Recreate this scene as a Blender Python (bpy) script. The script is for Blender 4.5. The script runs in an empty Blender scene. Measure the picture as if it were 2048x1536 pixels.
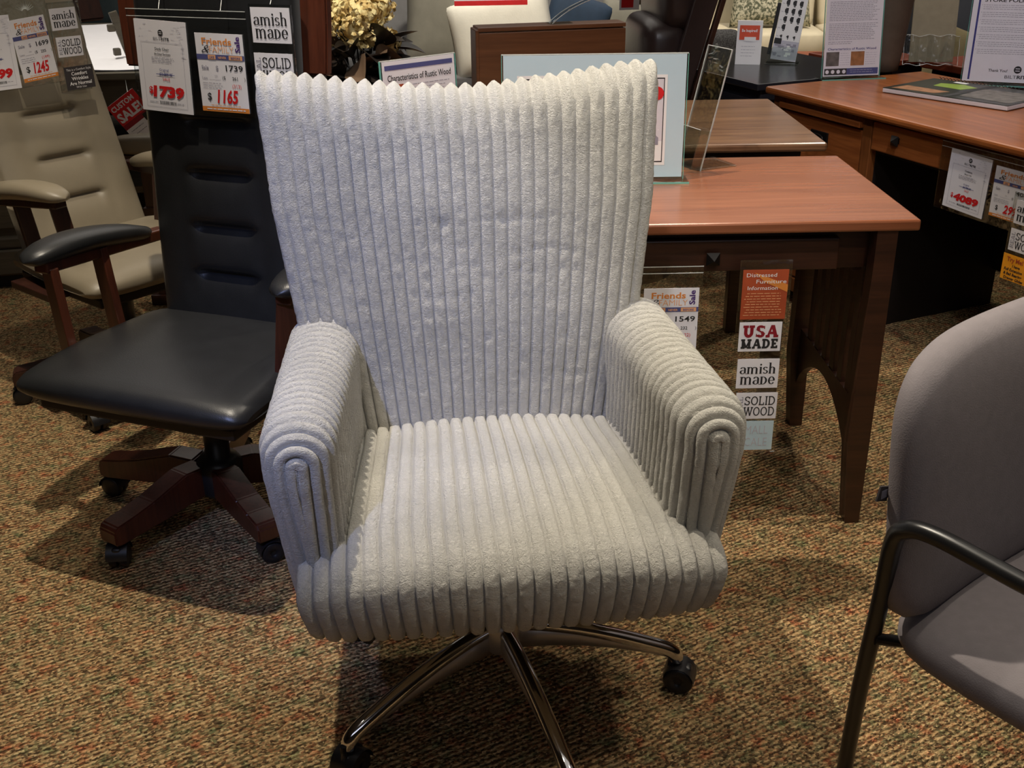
import bpy, bmesh, math, random
import numpy as np
from mathutils import Vector, Matrix, noise
random.seed(7)
SC = bpy.context.scene
COL = SC.collection
PI = math.pi
R = math.radians

# ------------------------------------------------------------------ materials
def srgb(r, g, b):
    f = lambda c: (c/255/12.92) if c/255 <= .04045 else ((c/255+.055)/1.055)**2.4
    return (f(r), f(g), f(b), 1)

class NT:
    def __init__(s, name):
        s.m = bpy.data.materials.new(name); s.m.use_nodes = True
        s.t = s.m.node_tree; s.b = s.t.nodes['Principled BSDF']
        s.out = s.t.nodes['Material Output']
    def n(s, kind, **kw):
        nd = s.t.nodes.new(kind)
        for k, v in kw.items():
            if k.startswith('i_'):
                key = k[2:].replace('_', ' ')
                nd.inputs[key].default_value = v
            else: setattr(nd, k, v)
        return nd
    def l(s, a, b): s.t.links.new(a, b)
    def ramp(s, fac, stops, interp='LINEAR'):
        r = s.n('ShaderNodeValToRGB'); cr = r.color_ramp; cr.interpolation = interp
        while len(cr.elements) < len(stops): cr.elements.new(.5)
        for e, (p, c) in zip(cr.elements, stops): e.position = p; e.color = c
        s.l(fac, r.inputs[0]); return r.outputs[0]
    def bump(s, h, strength, dist=.002):
        b = s.n('ShaderNodeBump'); b.inputs['Strength'].default_value = strength
        b.inputs['Distance'].default_value = dist
        s.l(h, b.inputs['Height']); s.l(b.outputs[0], s.b.inputs['Normal'])

def mul(c, k): return (c[0]*k, c[1]*k, c[2]*k, 1)

def simple(name, col, rough=.6, metal=0, var=.08, scale=30, bump=0, bscale=200, coat=0, spec=.5):
    t = NT(name)
    tc = t.n('ShaderNodeTexCoord')
    nz = t.n('ShaderNodeTexNoise', i_Scale=scale, i_Detail=4.0)
    t.l(tc.outputs['Object'], nz.inputs['Vector'])
    t.l(t.ramp(nz.outputs[0], [(.3, mul(col, 1-var)), (.7, mul(col, 1+var))]), t.b.inputs['Base Color'])
    t.b.inputs['Roughness'].default_value = rough
    t.b.inputs['Metallic'].default_value = metal
    t.b.inputs['Specular IOR Level'].default_value = spec
    if coat: t.b.inputs['Coat Weight'].default_value = coat; t.b.inputs['Coat Roughness'].default_value = .2
    if bump:
        n2 = t.n('ShaderNodeTexNoise', i_Scale=bscale, i_Detail=3.0)
        t.l(tc.outputs['Object'], n2.inputs['Vector']); t.bump(n2.outputs[0], bump, .001)
    return t.m

def wood(name, c1, c2, rough=.35, axis='X', scale=1.0, coat=.15):
    t = NT(name)
    tc = t.n('ShaderNodeTexCoord'); mp = t.n('ShaderNodeMapping')
    s = {'X': (2, 28, 28), 'Y': (28, 2, 28), 'Z': (28, 28, 2)}[axis]
    mp.inputs['Scale'].default_value = [v*scale for v in s]
    t.l(tc.outputs['Object'], mp.inputs[0])
    n1 = t.n('ShaderNodeTexNoise', i_Scale=1.0, i_Detail=6.0, i_Distortion=.6); t.l(mp.outputs[0], n1.inputs['Vector'])
    n2 = t.n('ShaderNodeTexNoise', i_Scale=5.0, i_Detail=5.0); t.l(mp.outputs[0], n2.inputs['Vector'])
    mx = t.n('ShaderNodeMath', operation='MULTIPLY_ADD'); mx.inputs[1].default_value = .45
    t.l(n2.outputs[0], mx.inputs[0]); 
    m2 = t.n('ShaderNodeMath', operation='MULTIPLY'); m2.inputs[1].default_value = .6
    t.l(n1.outputs[0], m2.inputs[0]); t.l(m2.outputs[0], mx.inputs[2])
    t.l(t.ramp(mx.outputs[0], [(.35, c1), (.7, c2)]), t.b.inputs['Base Color'])
    t.b.inputs['Roughness'].default_value = rough
    t.b.inputs['Coat Weight'].default_value = coat; t.b.inputs['Coat Roughness'].default_value = .25
    t.bump(n2.outputs[0], .03, .0005)
    return t.m

def fur(name, col):
    t = NT(name)
    tc = t.n('ShaderNodeTexCoord')
    n0 = t.n('ShaderNodeTexNoise', i_Scale=9.0, i_Detail=4.0); t.l(tc.outputs['Object'], n0.inputs['Vector'])
    t.l(t.ramp(n0.outputs[0], [(.3, mul(col, .88)), (.7, mul(col, 1.06))]), t.b.inputs['Base Color'])
    mp = t.n('ShaderNodeMapping'); mp.inputs['Scale'].default_value = (1, 1, 1.4)
    t.l(tc.outputs['Object'], mp.inputs[0])
    n1 = t.n('ShaderNodeTexNoise', i_Scale=150.0, i_Detail=7.0, i_Roughness=.65, i_Distortion=1.2); t.l(mp.outputs[0], n1.inputs['Vector'])
    n2 = t.n('ShaderNodeTexNoise', i_Scale=420.0, i_Detail=3.0, i_Distortion=.5); t.l(mp.outputs[0], n2.inputs['Vector'])
    ad = t.n('ShaderNodeMath', operation='MULTIPLY_ADD'); ad.inputs[1].default_value = .35
    t.l(n2.outputs[0], ad.inputs[0]); t.l(n1.outputs[0], ad.inputs[2])
    t.b.inputs['Roughness'].default_value = .85
    t.b.inputs['Sheen Weight'].default_value = .35; t.b.inputs['Sheen Roughness'].default_value = .4
    t.b.inputs['Specular IOR Level'].default_value = .25
    t.bump(ad.outputs[0], 1.0, .0070)
    return t.m

def carpet():
    t = NT('loop_carpet')
    tc = t.n('ShaderNodeTexCoord'); mp = t.n('ShaderNodeMapping')
    mp.inputs['Rotation'].default_value = (0, 0, R(-30))
    t.l(tc.outputs['Object'], mp.inputs[0])
    wv = t.n('ShaderNodeTexWave', wave_type='BANDS', bands_direction='Y', i_Scale=26.0, i_Distortion=2.2, i_Detail=3.0)
    wv.inputs['Detail Scale'].default_value = 3.5
    t.l(mp.outputs[0], wv.inputs['Vector'])
    m2 = t.n('ShaderNodeMapping'); m2.inputs['Scale'].default_value = (1, 1.5, 1); t.l(mp.outputs[0], m2.inputs[0])
    vo = t.n('ShaderNodeTexVoronoi', i_Scale=165.0); t.l(m2.outputs[0], vo.inputs['Vector'])
    bw = t.n('ShaderNodeSeparateColor'); t.l(vo.outputs['Color'], bw.inputs[0])
    base = t.ramp(bw.outputs[0], [(0, srgb(108, 90, 74)), (.2, srgb(190, 166, 134)), (.4, srgb(146, 138, 112)),
        (.55, srgb(220, 198, 164)), (.72, srgb(164, 128, 102)), (.84, srgb(200, 176, 142)), (.95, srgb(112, 102, 84))], 'CONSTANT')
    nz = t.n('ShaderNodeTexNoise', i_Scale=26.0, i_Detail=3.0); t.l(tc.outputs['Object'], nz.inputs['Vector'])
    tint = t.ramp(nz.outputs[0], [(.30, srgb(176, 192, 166)), (.44, srgb(224, 214, 192)), (.58, srgb(230, 212, 186)), (.70, srgb(222, 160, 140))])
    mx = t.n('ShaderNodeMix', data_type='RGBA', blend_type='MULTIPLY'); mx.inputs[0].default_value = 1
    t.l(base, mx.inputs[6]); t.l(tint, mx.inputs[7])
    row = t.ramp(wv.outputs['Fac'], [(.1, (.5, .5, .5, 1)), (.55, (1.25, 1.25, 1.25, 1))])
    m3 = t.n('ShaderNodeMix', data_type='RGBA', blend_type='MULTIPLY'); m3.inputs[0].default_value = .9
    t.l(mx.outputs[2], m3.inputs[6]); t.l(row, m3.inputs[7])
    t.l(m3.outputs[2], t.b.inputs['Base Color'])
    t.b.inputs['Roughness'].default_value = .95; t.b.inputs['Specular IOR Level'].default_value = .1
    hh = t.n('ShaderNodeMath', operation='SUBTRACT'); t.l(wv.outputs['Fac'], hh.inputs[0]); t.l(vo.outputs['Distance'], hh.inputs[1])
    t.bump(hh.outputs[0], .8, .006)
    return t.m

def clear(name, tint=(.95, .97, .97, 1), mixv=.12, edge=.6):
    t = NT(name)
    tr = t.n('ShaderNodeBsdfTransparent'); tr.inputs[0].default_value = tint
    gl = t.n('ShaderNodeBsdfGlossy'); gl.inputs['Roughness'].default_value = .06
    lw = t.n('ShaderNodeLayerWeight', i_Blend=.35)
    tc = t.n('ShaderNodeTexCoord')
    nz = t.n('ShaderNodeTexNoise', i_Scale=14.0, i_Detail=3.0); t.l(tc.outputs['Object'], nz.inputs['Vector'])
    bp = t.n('ShaderNodeBump'); bp.inputs['Strength'].default_value = .25; bp.inputs['Distance'].default_value = .01
    t.l(nz.outputs[0], bp.inputs['Height']); t.l(bp.outputs[0], gl.inputs['Normal'])
    ma = t.n('ShaderNodeMath', operation='MULTIPLY_ADD'); ma.inputs[1].default_value = edge; ma.inputs[2].default_value = mixv*.5
    t.l(lw.outputs['Facing'], ma.inputs[0])
    mx = t.n('ShaderNodeMixShader'); t.l(ma.outputs[0], mx.inputs[0]); t.l(tr.outputs[0], mx.inputs[1]); t.l(gl.outputs[0], mx.inputs[2])
    t.l(mx.outputs[0], t.out.inputs['Surface'])
    return t.m

def speckle(name, a, b, scale=40, rough=.9):
    t = NT(name); tc = t.n('ShaderNodeTexCoord')
    nz = t.n('ShaderNodeTexNoise', i_Scale=float(scale), i_Detail=5.0); t.l(tc.outputs['Object'], nz.inputs['Vector'])
    t.l(t.ramp(nz.outputs[0], [(.44, a), (.56, b)]), t.b.inputs['Base Color'])
    t.b.inputs['Roughness'].default_value = rough
    t.bump(nz.outputs[0], .3, .003)
    return t.m

M = {}
M['fur'] = fur('ribbed_plush_fabric', srgb(212, 208, 198))
M['carpet'] = carpet()
M['chrome'] = simple('polished_chrome', (.72, .72, .74, 1), .09, 1, .03)
M['satin'] = simple('satin_metal', (.60, .57, .54, 1), .45, .85, .05)
M['blackplastic'] = simple('black_plastic', (.012, .012, .014, 1), .38, 0, .1)
M['blackleather'] = simple('black_leather', (.015, .0155, .0165, 1), .36, 0, .1, 20, .25, 420)
M['taupeleather'] = simple('taupe_leather', srgb(128, 118, 100), .42, 0, .06, 12, .2, 380)
M['creamleather'] = simple('cream_leather', srgb(176, 166, 140), .5, 0, .05, 12, .15, 300)
M['chairwood'] = wood('cherry_chair_wood', srgb(58, 28, 18), srgb(90, 46, 30), .32, 'Z')
M['darkchairwood'] = wood('dark_brown_chair_wood', srgb(38, 20, 16), srgb(62, 34, 26), .35, 'Z')
M['desktop'] = wood('walnut_cherry_desktop', srgb(128, 74, 48), srgb(160, 100, 68), .24, 'X', .45, .3)
M['deskdark'] = wood('dark_walnut_desk_wood', srgb(44, 24, 16), srgb(70, 40, 26), .38, 'X')
M['desktop2'] = wood('brown_maple_top', srgb(104, 72, 52), srgb(150, 112, 80), .28, 'X', .8, .3)
M['oak'] = wood('reddish_oak', srgb(126, 66, 30), srgb(176, 104, 52), .33, 'X', 1.0, .25)
M['oakz'] = wood('reddish_oak_upright', srgb(104, 58, 28), srgb(146, 88, 44), .35, 'Z')
M['deepdark'] = simple('dark_stain_and_shade', srgb(22, 14, 10), .6)  # dark frames and feet; also paints the shade in the oak desk's kneehole
M['panel'] = wood('brown_panel_wood', srgb(98, 60, 36), srgb(132, 86, 54), .34, 'X', .7)
M['blackdesk'] = simple('black_lacquer', (.02, .02, .024, 1), .22, 0, .05)
M['iron'] = simple('dark_iron', (.018, .016, .015, 1), .4, .6)
M['greywood'] = wood('weathered_grey_wood', srgb(66, 60, 50), srgb(92, 84, 70), .6, 'X')
M['cherryred'] = wood('red_cherry_top', srgb(110, 48, 30), srgb(140, 66, 42), .3, 'X')
M['paper'] = simple('white_paper', srgb(238, 236, 242), .6, 0, .015)
M['whitecard'] = simple('white_card', srgb(245, 244, 244), .5, 0, .01)
M['ink'] = simple('black_ink', (.02, .02, .022, 1), .6)
M['greyink'] = simple('grey_print', srgb(150, 148, 162), .6)
M['lightink'] = simple('pale_grey_print', srgb(196, 194, 206), .6)
M['red'] = simple('red_marker', srgb(214, 30, 34), .55)
M['darkred'] = simple('maroon_print', srgb(140, 24, 40), .55)
M['orange'] = simple('orange_print', srgb(226, 140, 62), .55)
M['peach'] = simple('peach_print', srgb(238, 176, 128), .55)
M['purple'] = simple('purple_print', srgb(76, 48, 116), .55)
M['navy'] = simple('slate_blue_print', srgb(84, 88, 140), .55)
M['blueink'] = simple('blue_ink', srgb(54, 56, 130), .55)
M['skyblue'] = simple('pale_blue_board', srgb(196, 220, 232), .5, 0, .01)
M['rust'] = simple('rust_brown_print', srgb(176, 78, 44), .55, 0, .25, 8)
M['orangered'] = simple('orange_red_print', srgb(226, 82, 44), .5)
M['amber'] = simple('amber_card', srgb(246, 164, 38), .5)
M['charcoalcard'] = simple('charcoal_card', srgb(62, 58, 60), .5)
M['clear'] = clear('clear_vinyl')
M['acrylic'] = clear('clear_acrylic', (.93, .975, .96, 1), .1, .5)
M['acredge'] = simple('green_acrylic_edge', srgb(120, 190, 176), .15, 0, .05)
M['glint'] = simple('frosted_plastic_edge', srgb(205, 208, 205), .25)
M['greyfabric'] = simple('grey_woven_fabric', srgb(128, 121, 124), .85, 0, .05, 60, .5, 500)
M['blacktube'] = simple('black_powder_tube', (.012, .012, .013, 1), .3, .1)
M['sofagrey'] = simple('grey_sofa_fabric', srgb(120, 118, 118), .9, 0, .06, 20, .3, 300)
M['sofagrey2'] = simple('stone_sofa_fabric', srgb(134, 130, 118), .9, 0, .06, 20, .3, 300)
M['sofabeige'] = simple('beige_sofa_fabric', srgb(206, 196, 172), .9, 0, .04, 20, .3, 300)
M['whitefur'] = simple('white_fur_throw', srgb(246, 240, 226), .9, 0, .03, 20, .6, 120)
M['darkchenille'] = speckle('dark_chenille', srgb(52, 50, 50), srgb(78, 76, 76), 160)
M['pattern'] = speckle('sage_patterned_fabric', srgb(92, 96, 78), srgb(196, 192, 170), 60)
M['bluefabric'] = simple('navy_fabric', srgb(40, 58, 80), .8)
M['brownleather'] = simple('dark_brown_leather', srgb(58, 46, 44), .35, 0, .1, 12, .3, 60)
M['planter'] = simple('taupe_ceramic', srgb(96, 86, 74), .5, 0, .1, 30, .3, 100)
M['kraft'] = simple('beige_cardstock', srgb(150, 140, 116), .6)
M['petal'] = speckle('dried_hydrangea', srgb(192, 164, 104), srgb(230, 214, 156), 30, .9)
M['leafdark'] = simple('dark_magnolia_leaf', srgb(34, 28, 24), .45, 0, .3, 9)
M['leafbrown'] = simple('brown_magnolia_leaf', srgb(92, 72, 54), .7, 0, .2, 9)
M['ceil'] = simple('ceiling_paint', srgb(125, 120, 114), .9)
M['wall'] = simple('wall_paint', srgb(120, 108, 92), .9)
M['teal'] = simple('dark_teal_fabric', srgb(58, 70, 72), .8)
M['olive'] = simple('cover_dark_green', srgb(40, 44, 36), .3)
M['lime'] = simple('cover_lime_green', srgb(150, 178, 70), .3)
M['photogrey'] = simple('photo_grey', srgb(110, 104, 100), .5, 0, .4, 40)
M['photobrown'] = simple('photo_brown', srgb(168, 116, 76), .5, 0, .25, 40)
M['snow'] = simple('print_snow', srgb(222, 218, 226), .5, 0, .05, 10)
M['shadegold'] = simple('straw_fabric', srgb(150, 136, 96), .9)

# ------------------------------------------------------------------ geometry
def tagit(o, label=None, cat=None, group=None, kind=None):
    if label: o['label'] = label
    if cat: o['category'] = cat
    if group: o['group'] = group
    if kind: o['kind'] = kind
    return o

def empty(name, loc=(0, 0, 0), rz=0, label=None, cat=None, group=None, rx=0, scale=1):
    o = bpy.data.objects.new(name, None); COL.objects.link(o)
    o.location = loc; o.rotation_euler = (rx, 0, rz); o.scale = (scale,)*3
    o.empty_display_size = .05
    return tagit(o, label, cat, group)

def obj(name, bm, mats, parent=None, smooth=False, mtx=None):
    me = bpy.data.meshes.new(name)
    bm.to_mesh(me); bm.free()
    if not isinstance(mats, (list, tuple)): mats = [mats]
    for m in mats: me.materials.append(M[m] if isinstance(m, str) else m)
    if smooth:
        for p in me.polygons: p.use_smooth = True
    o = bpy.data.objects.new(name, me); COL.objects.link(o)
    if parent: o.parent = parent
    if mtx is not None: o.matrix_local = mtx
    return o

def T(x=0, y=0, z=0, rx=0, ry=0, rz=0):
    return Matrix.Translation((x, y, z)) @ Matrix.Rotation(rz, 4, 'Z') @ Matrix.Rotation(ry, 4, 'Y') @ Matrix.Rotation(rx, 4, 'X')

def box(bm, c, s, bev=0, seg=2, rot=None, mi=0, smooth=False):
    t = bmesh.new(); bmesh.ops.create_cube(t, size=1)
    bmesh.ops.scale(t, vec=s, verts=t.verts)
    if bev: bmesh.ops.bevel(t, geom=t.edges[:], offset=min(bev, min(s)*.49), segments=seg, affect='EDGES', profile=.5)
    m = Matrix.Translation(c) @ (rot if rot is not None else Matrix.Identity(4))
    join(bm, t, m, mi, smooth or (bev and seg > 2))

def join(bm, t, m=None, mi=0, smooth=False):
    if m is not None: bmesh.ops.transform(t, matrix=m, verts=t.verts)
    vm = {}
    for v in t.verts: vm[v] = bm.verts.new(v.co)
    for f in t.faces:
        try: nf = bm.faces.new([vm[v] for v in f.verts])
        except ValueError: continue
        nf.material_index = mi if mi is not None else f.material_index; nf.smooth = bool(smooth)
    t.free()

def grid(bm, P, closeu=False, closev=False, mi=0, smooth=True, flip=False):
    nu, nv = len(P), len(P[0])
    V = [[bm.verts.new(P[i][j]) for j in range(nv)] for i in range(nu)]
    for i in range(nu if closeu else nu-1):
        for j in range(nv if closev else nv-1):
            a, b, c, d = V[i][j], V[(i+1) % nu][j], V[(i+1) % nu][(j+1) % nv], V[i][(j+1) % nv]
            if flip: a, b, c, d = d, c, b, a
            try: f = bm.faces.new((a, b, c, d)); f.material_index = mi; f.smooth = smooth
            except ValueError: pass
    return V

def cap(bm, ring, mi=0, flip=False):
    try:
        f = bm.faces.new(ring[::-1] if flip else ring); f.material_index = mi
    except ValueError: pass

def tube(bm, pts, r, n=12, mi=0, close=True):
    pts = [Vector(p) for p in pts]; rs = r if isinstance(r, (list, tuple)) else [r]*len(pts)
    up = None; P = []
    for i, p in enumerate(pts):
        d = (pts[min(i+1, len(pts)-1)]-pts[max(i-1, 0)]).normalized()
        if up is None:
            up = Vector((0, 0, 1)) if abs(d.z) < .9 else Vector((1, 0, 0))
        s = d.cross(up).normalized(); up = s.cross(d).normalized()
        P.append([p+(s*math.cos(a)+up*math.sin(a))*rs[i] for a in [2*PI*k/n for k in range(n)]])
    V = grid(bm, P, closev=True, mi=mi)
    if close: cap(bm, V[0], mi, True); cap(bm, V[-1], mi)

def smoothpath(pts, n=6):
    out = []; pts = [Vector(p) for p in pts]
    for i in range(len(pts)-1):
        p0 = pts[max(i-1, 0)]; p1 = pts[i]; p2 = pts[i+1]; p3 = pts[min(i+2, len(pts)-1)]
        for k in range(n):
            t = k/n
            out.append(.5*((2*p1)+(p2-p0)*t+(2*p0-5*p1+4*p2-p3)*t*t+(3*p1-p0-3*p2+p3)*t**3))
    out.append(pts[-1]); return out

def lathe(bm, prof, n=24, m=None, mi=0):
    P = [[Vector((r*math.cos(2*PI*k/n), r*math.sin(2*PI*k/n), z)) for k in range(n)] for r, z in prof]
    if m is not None: P = [[m @ v for v in row] for row in P]
    V = grid(bm, P, closev=True, mi=mi, flip=True)
    cap(bm, V[0], mi, True); cap(bm, V[-1], mi)

def prism(bm, pts, z0, z1, m=None, mi=0, bev=0):
    t = bmesh.new()
    a = [t.verts.new((x, y, z0)) for x, y in pts]; b = [t.verts.new((x, y, z1)) for x, y in pts]
    t.faces.new(a[::-1]); t.faces.new(b)
    n = len(pts)
    for i in range(n): t.faces.new((a[i], a[(i+1) % n], b[(i+1) % n], b[i]))
    bmesh.ops.recalc_face_normals(t, faces=t.faces)
    if bev: bmesh.ops.bevel(t, geom=t.edges[:], offset=bev, segments=2, affect='EDGES')
    join(bm, t, m, mi)

def cushion(bm, c, s, e=.35, n=20, rot=None, mi=0, puff=0):
    """soft rounded block: superellipsoid with flat-ish faces"""
    P = []
    sg = lambda v, p: math.copysign(abs(v)**p, v)
    for i in range(n+1):
        ph = -PI/2+PI*i/n; row = []
        for j in range(2*n):
            th = 2*PI*j/(2*n)
            x = sg(math.cos(ph), e)*sg(math.cos(th), e); y = sg(math.cos(ph), e)*sg(math.sin(th), e); z = sg(math.sin(ph), e)
            k = 1+puff*(1-min(1, x*x))*(1-min(1, y*y))
            v = Vector((x*s[0]/2, y*s[1]/2, z*k*s[2]/2))
            if rot is not None: v = rot @ v
            row.append(v+Vector(c))
        P.append(row)
    V = grid(bm, P, closev=True, mi=mi)
    bmesh.ops.remove_doubles(bm, verts=bm.verts[:], dist=1e-6)

def copy_tree(o, parent=None):
    c = o.copy(); COL.objects.link(c)
    if parent: c.parent = parent
    for ch in o.children: copy_tree(ch, c)
    return c

# ------------------------------------------------------------------ lettering
def sans(bm, s, x, y, h, mi, w=None, bold=0, shear=0, rot=0, align='LEFT', z=.0006):
    """built-in sans lettering laid on the card; x,y = baseline start"""
    cu = bpy.data.curves.new('t', 'FONT'); cu.body = s; cu.size = 1; cu.offset = bold; cu.shear = shear
    cu.resolution_u = 2
    ob = bpy.data.objects.new('t', cu); COL.objects.link(ob)
    dg = bpy.context.evaluated_depsgraph_get()
    me = bpy.data.meshes.new_from_object(ob.evaluated_get(dg))
    if len(me.vertices):
        xs = [v.co.x for v in me.vertices]; x0, x1 = min(xs), max(xs)
        k = h/.72; kx = k if w is None else w/(x1-x0)
        wid = (x1-x0)*kx
        ox = {'LEFT': 0, 'CENTER': -wid/2, 'RIGHT': -wid}[align]
        t = bmesh.new(); t.from_mesh(me)
        for v in t.verts: v.co = Vector(((v.co.x-x0)*kx+ox, v.co.y*k, 0))
        m = Matrix.Translation((x, y, z)) @ Matrix.Rotation(rot, 4, 'Z')
        for f in t.faces: 
            if f.normal.z < 0: f.normal_flip()
        join(bm, t, m, mi)
    bpy.data.objects.remove(ob); bpy.data.curves.remove(cu); bpy.data.meshes.remove(me)

def rect(bm, x0, y0, x1, y1, mi, z=.0004):
    f = bm.faces.new([bm.verts.new(p) for p in ((x0, y0, z), (x1, y0, z), (x1, y1, z), (x0, y1, z))]); f.material_index = mi

def quadp(bm, pts, mi, z):
    f = bm.faces.new([bm.verts.new((p[0], p[1], z)) for p in pts]); f.material_index = mi
    f.normal_update()
    if f.normal.z < 0: f.normal_flip()

def disc(bm, cx, cy, r, mi, z=.0006, n=20, ri=0):
    if ri: arc(bm, lambda p: p, cx, cy, r, r, 0, 360, r-ri, r-ri, mi, z)
    else: quadp(bm, [(cx+r*math.cos(2*PI*k/n), cy+r*math.sin(2*PI*k/n)) for k in range(n)], mi, z)

def arc(bm, f, cx, cy, rx, ry, a0, a1, tx, ty, mi, z):
    n = max(6, int(abs(a1-a0)/15))
    for i in range(n):
        q = []
        for a in (a0+(a1-a0)*i/n, a0+(a1-a0)*(i+1)/n):
            c, s = math.cos(R(a)), math.sin(R(a))
            q.append(((cx+rx*c, cy+ry*s), (cx+(rx-tx)*c, cy+(ry-ty)*s)))
        quadp(bm, [f(q[0][0]), f(q[1][0]), f(q[1][1]), f(q[0][1])], mi, z)

# serif glyphs: r = rect, a = arc stroke, l = slanted bar (x0,y0,x1,y1,width)
def glyphs(w, t, sl):
    g = {}
    def stem(x, y0=0, y1=1, top=True, bot=True):
        o = [('r', x, y0, x+w, y1)]
        if bot: o.append(('r', x-sl, y0, x+w+sl, y0+t))
        if top: o.append(('r', x-sl, y1-t, x+w+sl, y1))
        return o
    g['a'] = (.86, [('a', .4, .7, .36, .3, -10, 165, w, t*1.3), ('r', .76-w, .1, .76, .72), ('a', .36, .28, .34, .28, 60, 320, w, t*1.2), ('r', .72, 0, .9, t)])
    g['m'] = (1.5, stem(.1, 0, 1, False)+[('r', .02, 1-t, .1, 1)]+[('a', .44, .68, .34, .32, 0, 150, w, t*1.4), ('a', .98, .68, .34, .32, 0, 150, w, t*1.4)]+stem(.78-w, 0, .7, False)+stem(1.32-w, 0, .7, False))
    g['i'] = (.42, stem(.1, 0, 1, False)+[('r', .02, 1-t, .1, 1), ('a', .1+w/2, 1.32, w*.55, w*.55, 0, 360, w*.54, w*.54)])
    g['s'] = (.72, [('a', .36, .75, .3, .25, 20, 250, w*.8, t*1.5), ('a', .36, .27, .32, .27, -160, 70, w*.8, t*1.5), ('l', .1, .68, .64, .3, .12)])
    g['h'] = (.98, stem(.1, 0, 1.6, False)+[('r', .02, 1.6-t, .1, 1.6), ('a', .46, .68, .36, .32, 0, 150, w, t*1.4)]+stem(.82-w, 0, .7, False))
    g['d'] = (.92, stem(.08, 0, 1)+[('a', .34, .5, .5, .5, -90, 90, w, t)])
    g['e'] = (.9, [('a', .43, .5, .4, .5, 0, 325, w, t*1.2), ('r', .1, .47, .8, .47+t)])
    g['S'] = (.86, [('a', .42, .74, .34, .26, 15, 250, w, t), ('a', .42, .27, .36, .27, -165, 70, w, t), ('l', .12, .66, .72, .32, w*.9), ('r', .68, .7, .76, .95), ('r', .06, .05, .14, .3)])
    g['O'] = (1.04, [('a', .5, .5, .46, .5, 0, 360, w, t)])
    g['L'] = (.8, stem(.12)+[('r', .12, 0, .74, t), ('r', .74-t, 0, .74, .3)])
    g['I'] = (.44, stem(.22-w/2))
    g['D'] = (1.0, stem(.12)+[('a', .42, .5, .5, .5, -90, 90, w, t), ('r', .12, 0, .45, t), ('r', .12, 1-t, .45, 1)])
    g['W'] = (1.34, [('l', .1, 1, .38, 0, w), ('l', .66, 1, .38, 0, w), ('l', .62, 1, .92, 0, w), ('l', 1.2, 1, .92, 0, w), ('r', 0, 1-t, .32, 1), ('r', 1.0, 1-t, 1.32, 1), ('r', .52, 1-t, .8, 1)])
    g['U'] = (1.04, [('r', .12, .4, .12+w, 1), ('r', .88-w, .4, .88, 1), ('a', .5, .4, .38, .4, 180, 360, w, t*1.2), ('r', .12-sl, 1-t, .12+w+sl, 1), ('r', .88-w-sl, 1-t, .88+sl, 1)])
    g['A'] = (1.08, [('l', .5, 1, .16, 0, w*.7), ('l', .54, 1, .86, 0, w*1.1), ('r', .28, .26, .74, .26+t), ('r', .0, 0, .34, t), ('r', .64, 0, 1.04, t)])
    g['M'] = (1.3, stem(.14)+stem(1.12-w)+[('l', .22, 1, .62, .1, w), ('l', 1.06, 1, .64, .1, w*.7)])
    g['E'] = (.88, stem(.12)+[('r', .12, 0, .78, t), ('r', .12, 1-t, .78, 1), ('r', .12, .5-t/2, .6, .5+t/2), ('r', .78-t, 0, .78, .3), ('r', .78-t, .7, .78, 1)])
    g['R'] = (.98, stem(.12)+[('a', .42, .73, .36, .27, -90, 90, w, t), ('l', .48, .5, .82, 0, w), ('r', .7, 0, .96, t), ('r', .12, 1-t, .45, 1), ('r', .12, .46, .45, .46+t)])
    g[' '] = (.5, [])
    return g

DIDONE = glyphs(.22, .06, .05)
SLAB = glyphs(.15, .11, .08)
FAT = glyphs(.27, .2, .09)

def serif(bm, s, x, y, w, h, mi, font, rot=0, z=.0006):
    tot = sum(font[c][0] for c in s); kx = w/tot; ky = h; cx = 0
    cr, sr = math.cos(rot), math.sin(rot)
    for ci, c in enumerate(s):
        adv, prims = font[c]; zz = z
        f = lambda p, cx=cx: (x+((p[0]+cx)*kx)*cr-(p[1]*ky)*sr, y+((p[0]+cx)*kx)*sr+(p[1]*ky)*cr)
        for p in prims:
            zz += .00003
            if p[0] == 'r': quadp(bm, [f(q) for q in ((p[1], p[2]), (p[3], p[2]), (p[3], p[4]), (p[1], p[4]))], mi, zz)
            elif p[0] == 'l':
                hw = p[5]/2; quadp(bm, [f(q) for q in ((p[1]-hw, p[2]), (p[1]+hw, p[2]), (p[3]+hw, p[4]), (p[3]-hw, p[4]))], mi, zz)
            else: arc(bm, f, *p[1:], mi, zz)
        cx += adv

def lines(bm, x0, x1, y0, y1, n, mi, h=.0012, z=.0005, ragged=.15):
    for i in range(n):
        y = y1-(y1-y0)*(i+.5)/n; x = x0
        xe = x1-(x1-x0)*ragged*random.random()
        while x < xe:
            w = random.uniform(.004, .014); rect(bm, x, y-h/2, min(x+w, xe), y+h/2, mi, z); x += w+.0022

def board(bm, w, h, mi=0, t=.0008):
    box(bm, (w/2, h/2, -t/2), (w, h, t), 0, mi=mi)

def biltrite(bm, cx, y, s, ink):
    disc(bm, cx, y+.72*s, .3*s, ink)
    rect(bm, cx-.17*s, y+.78*s, cx+.17*s, y+.84*s, 0, .0009); rect(bm, cx-.17*s, y+.6*s, cx+.17*s, y+.66*s, 0, .0009)
    sans(bm, 'BILT', cx-.02*s, y, .27*s, ink, w=.9*s, align='RIGHT', bold=-.004)
    sans(bm, 'RITE', cx+.02*s, y, .27*s, ink, w=.95*s, bold=.03)

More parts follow.
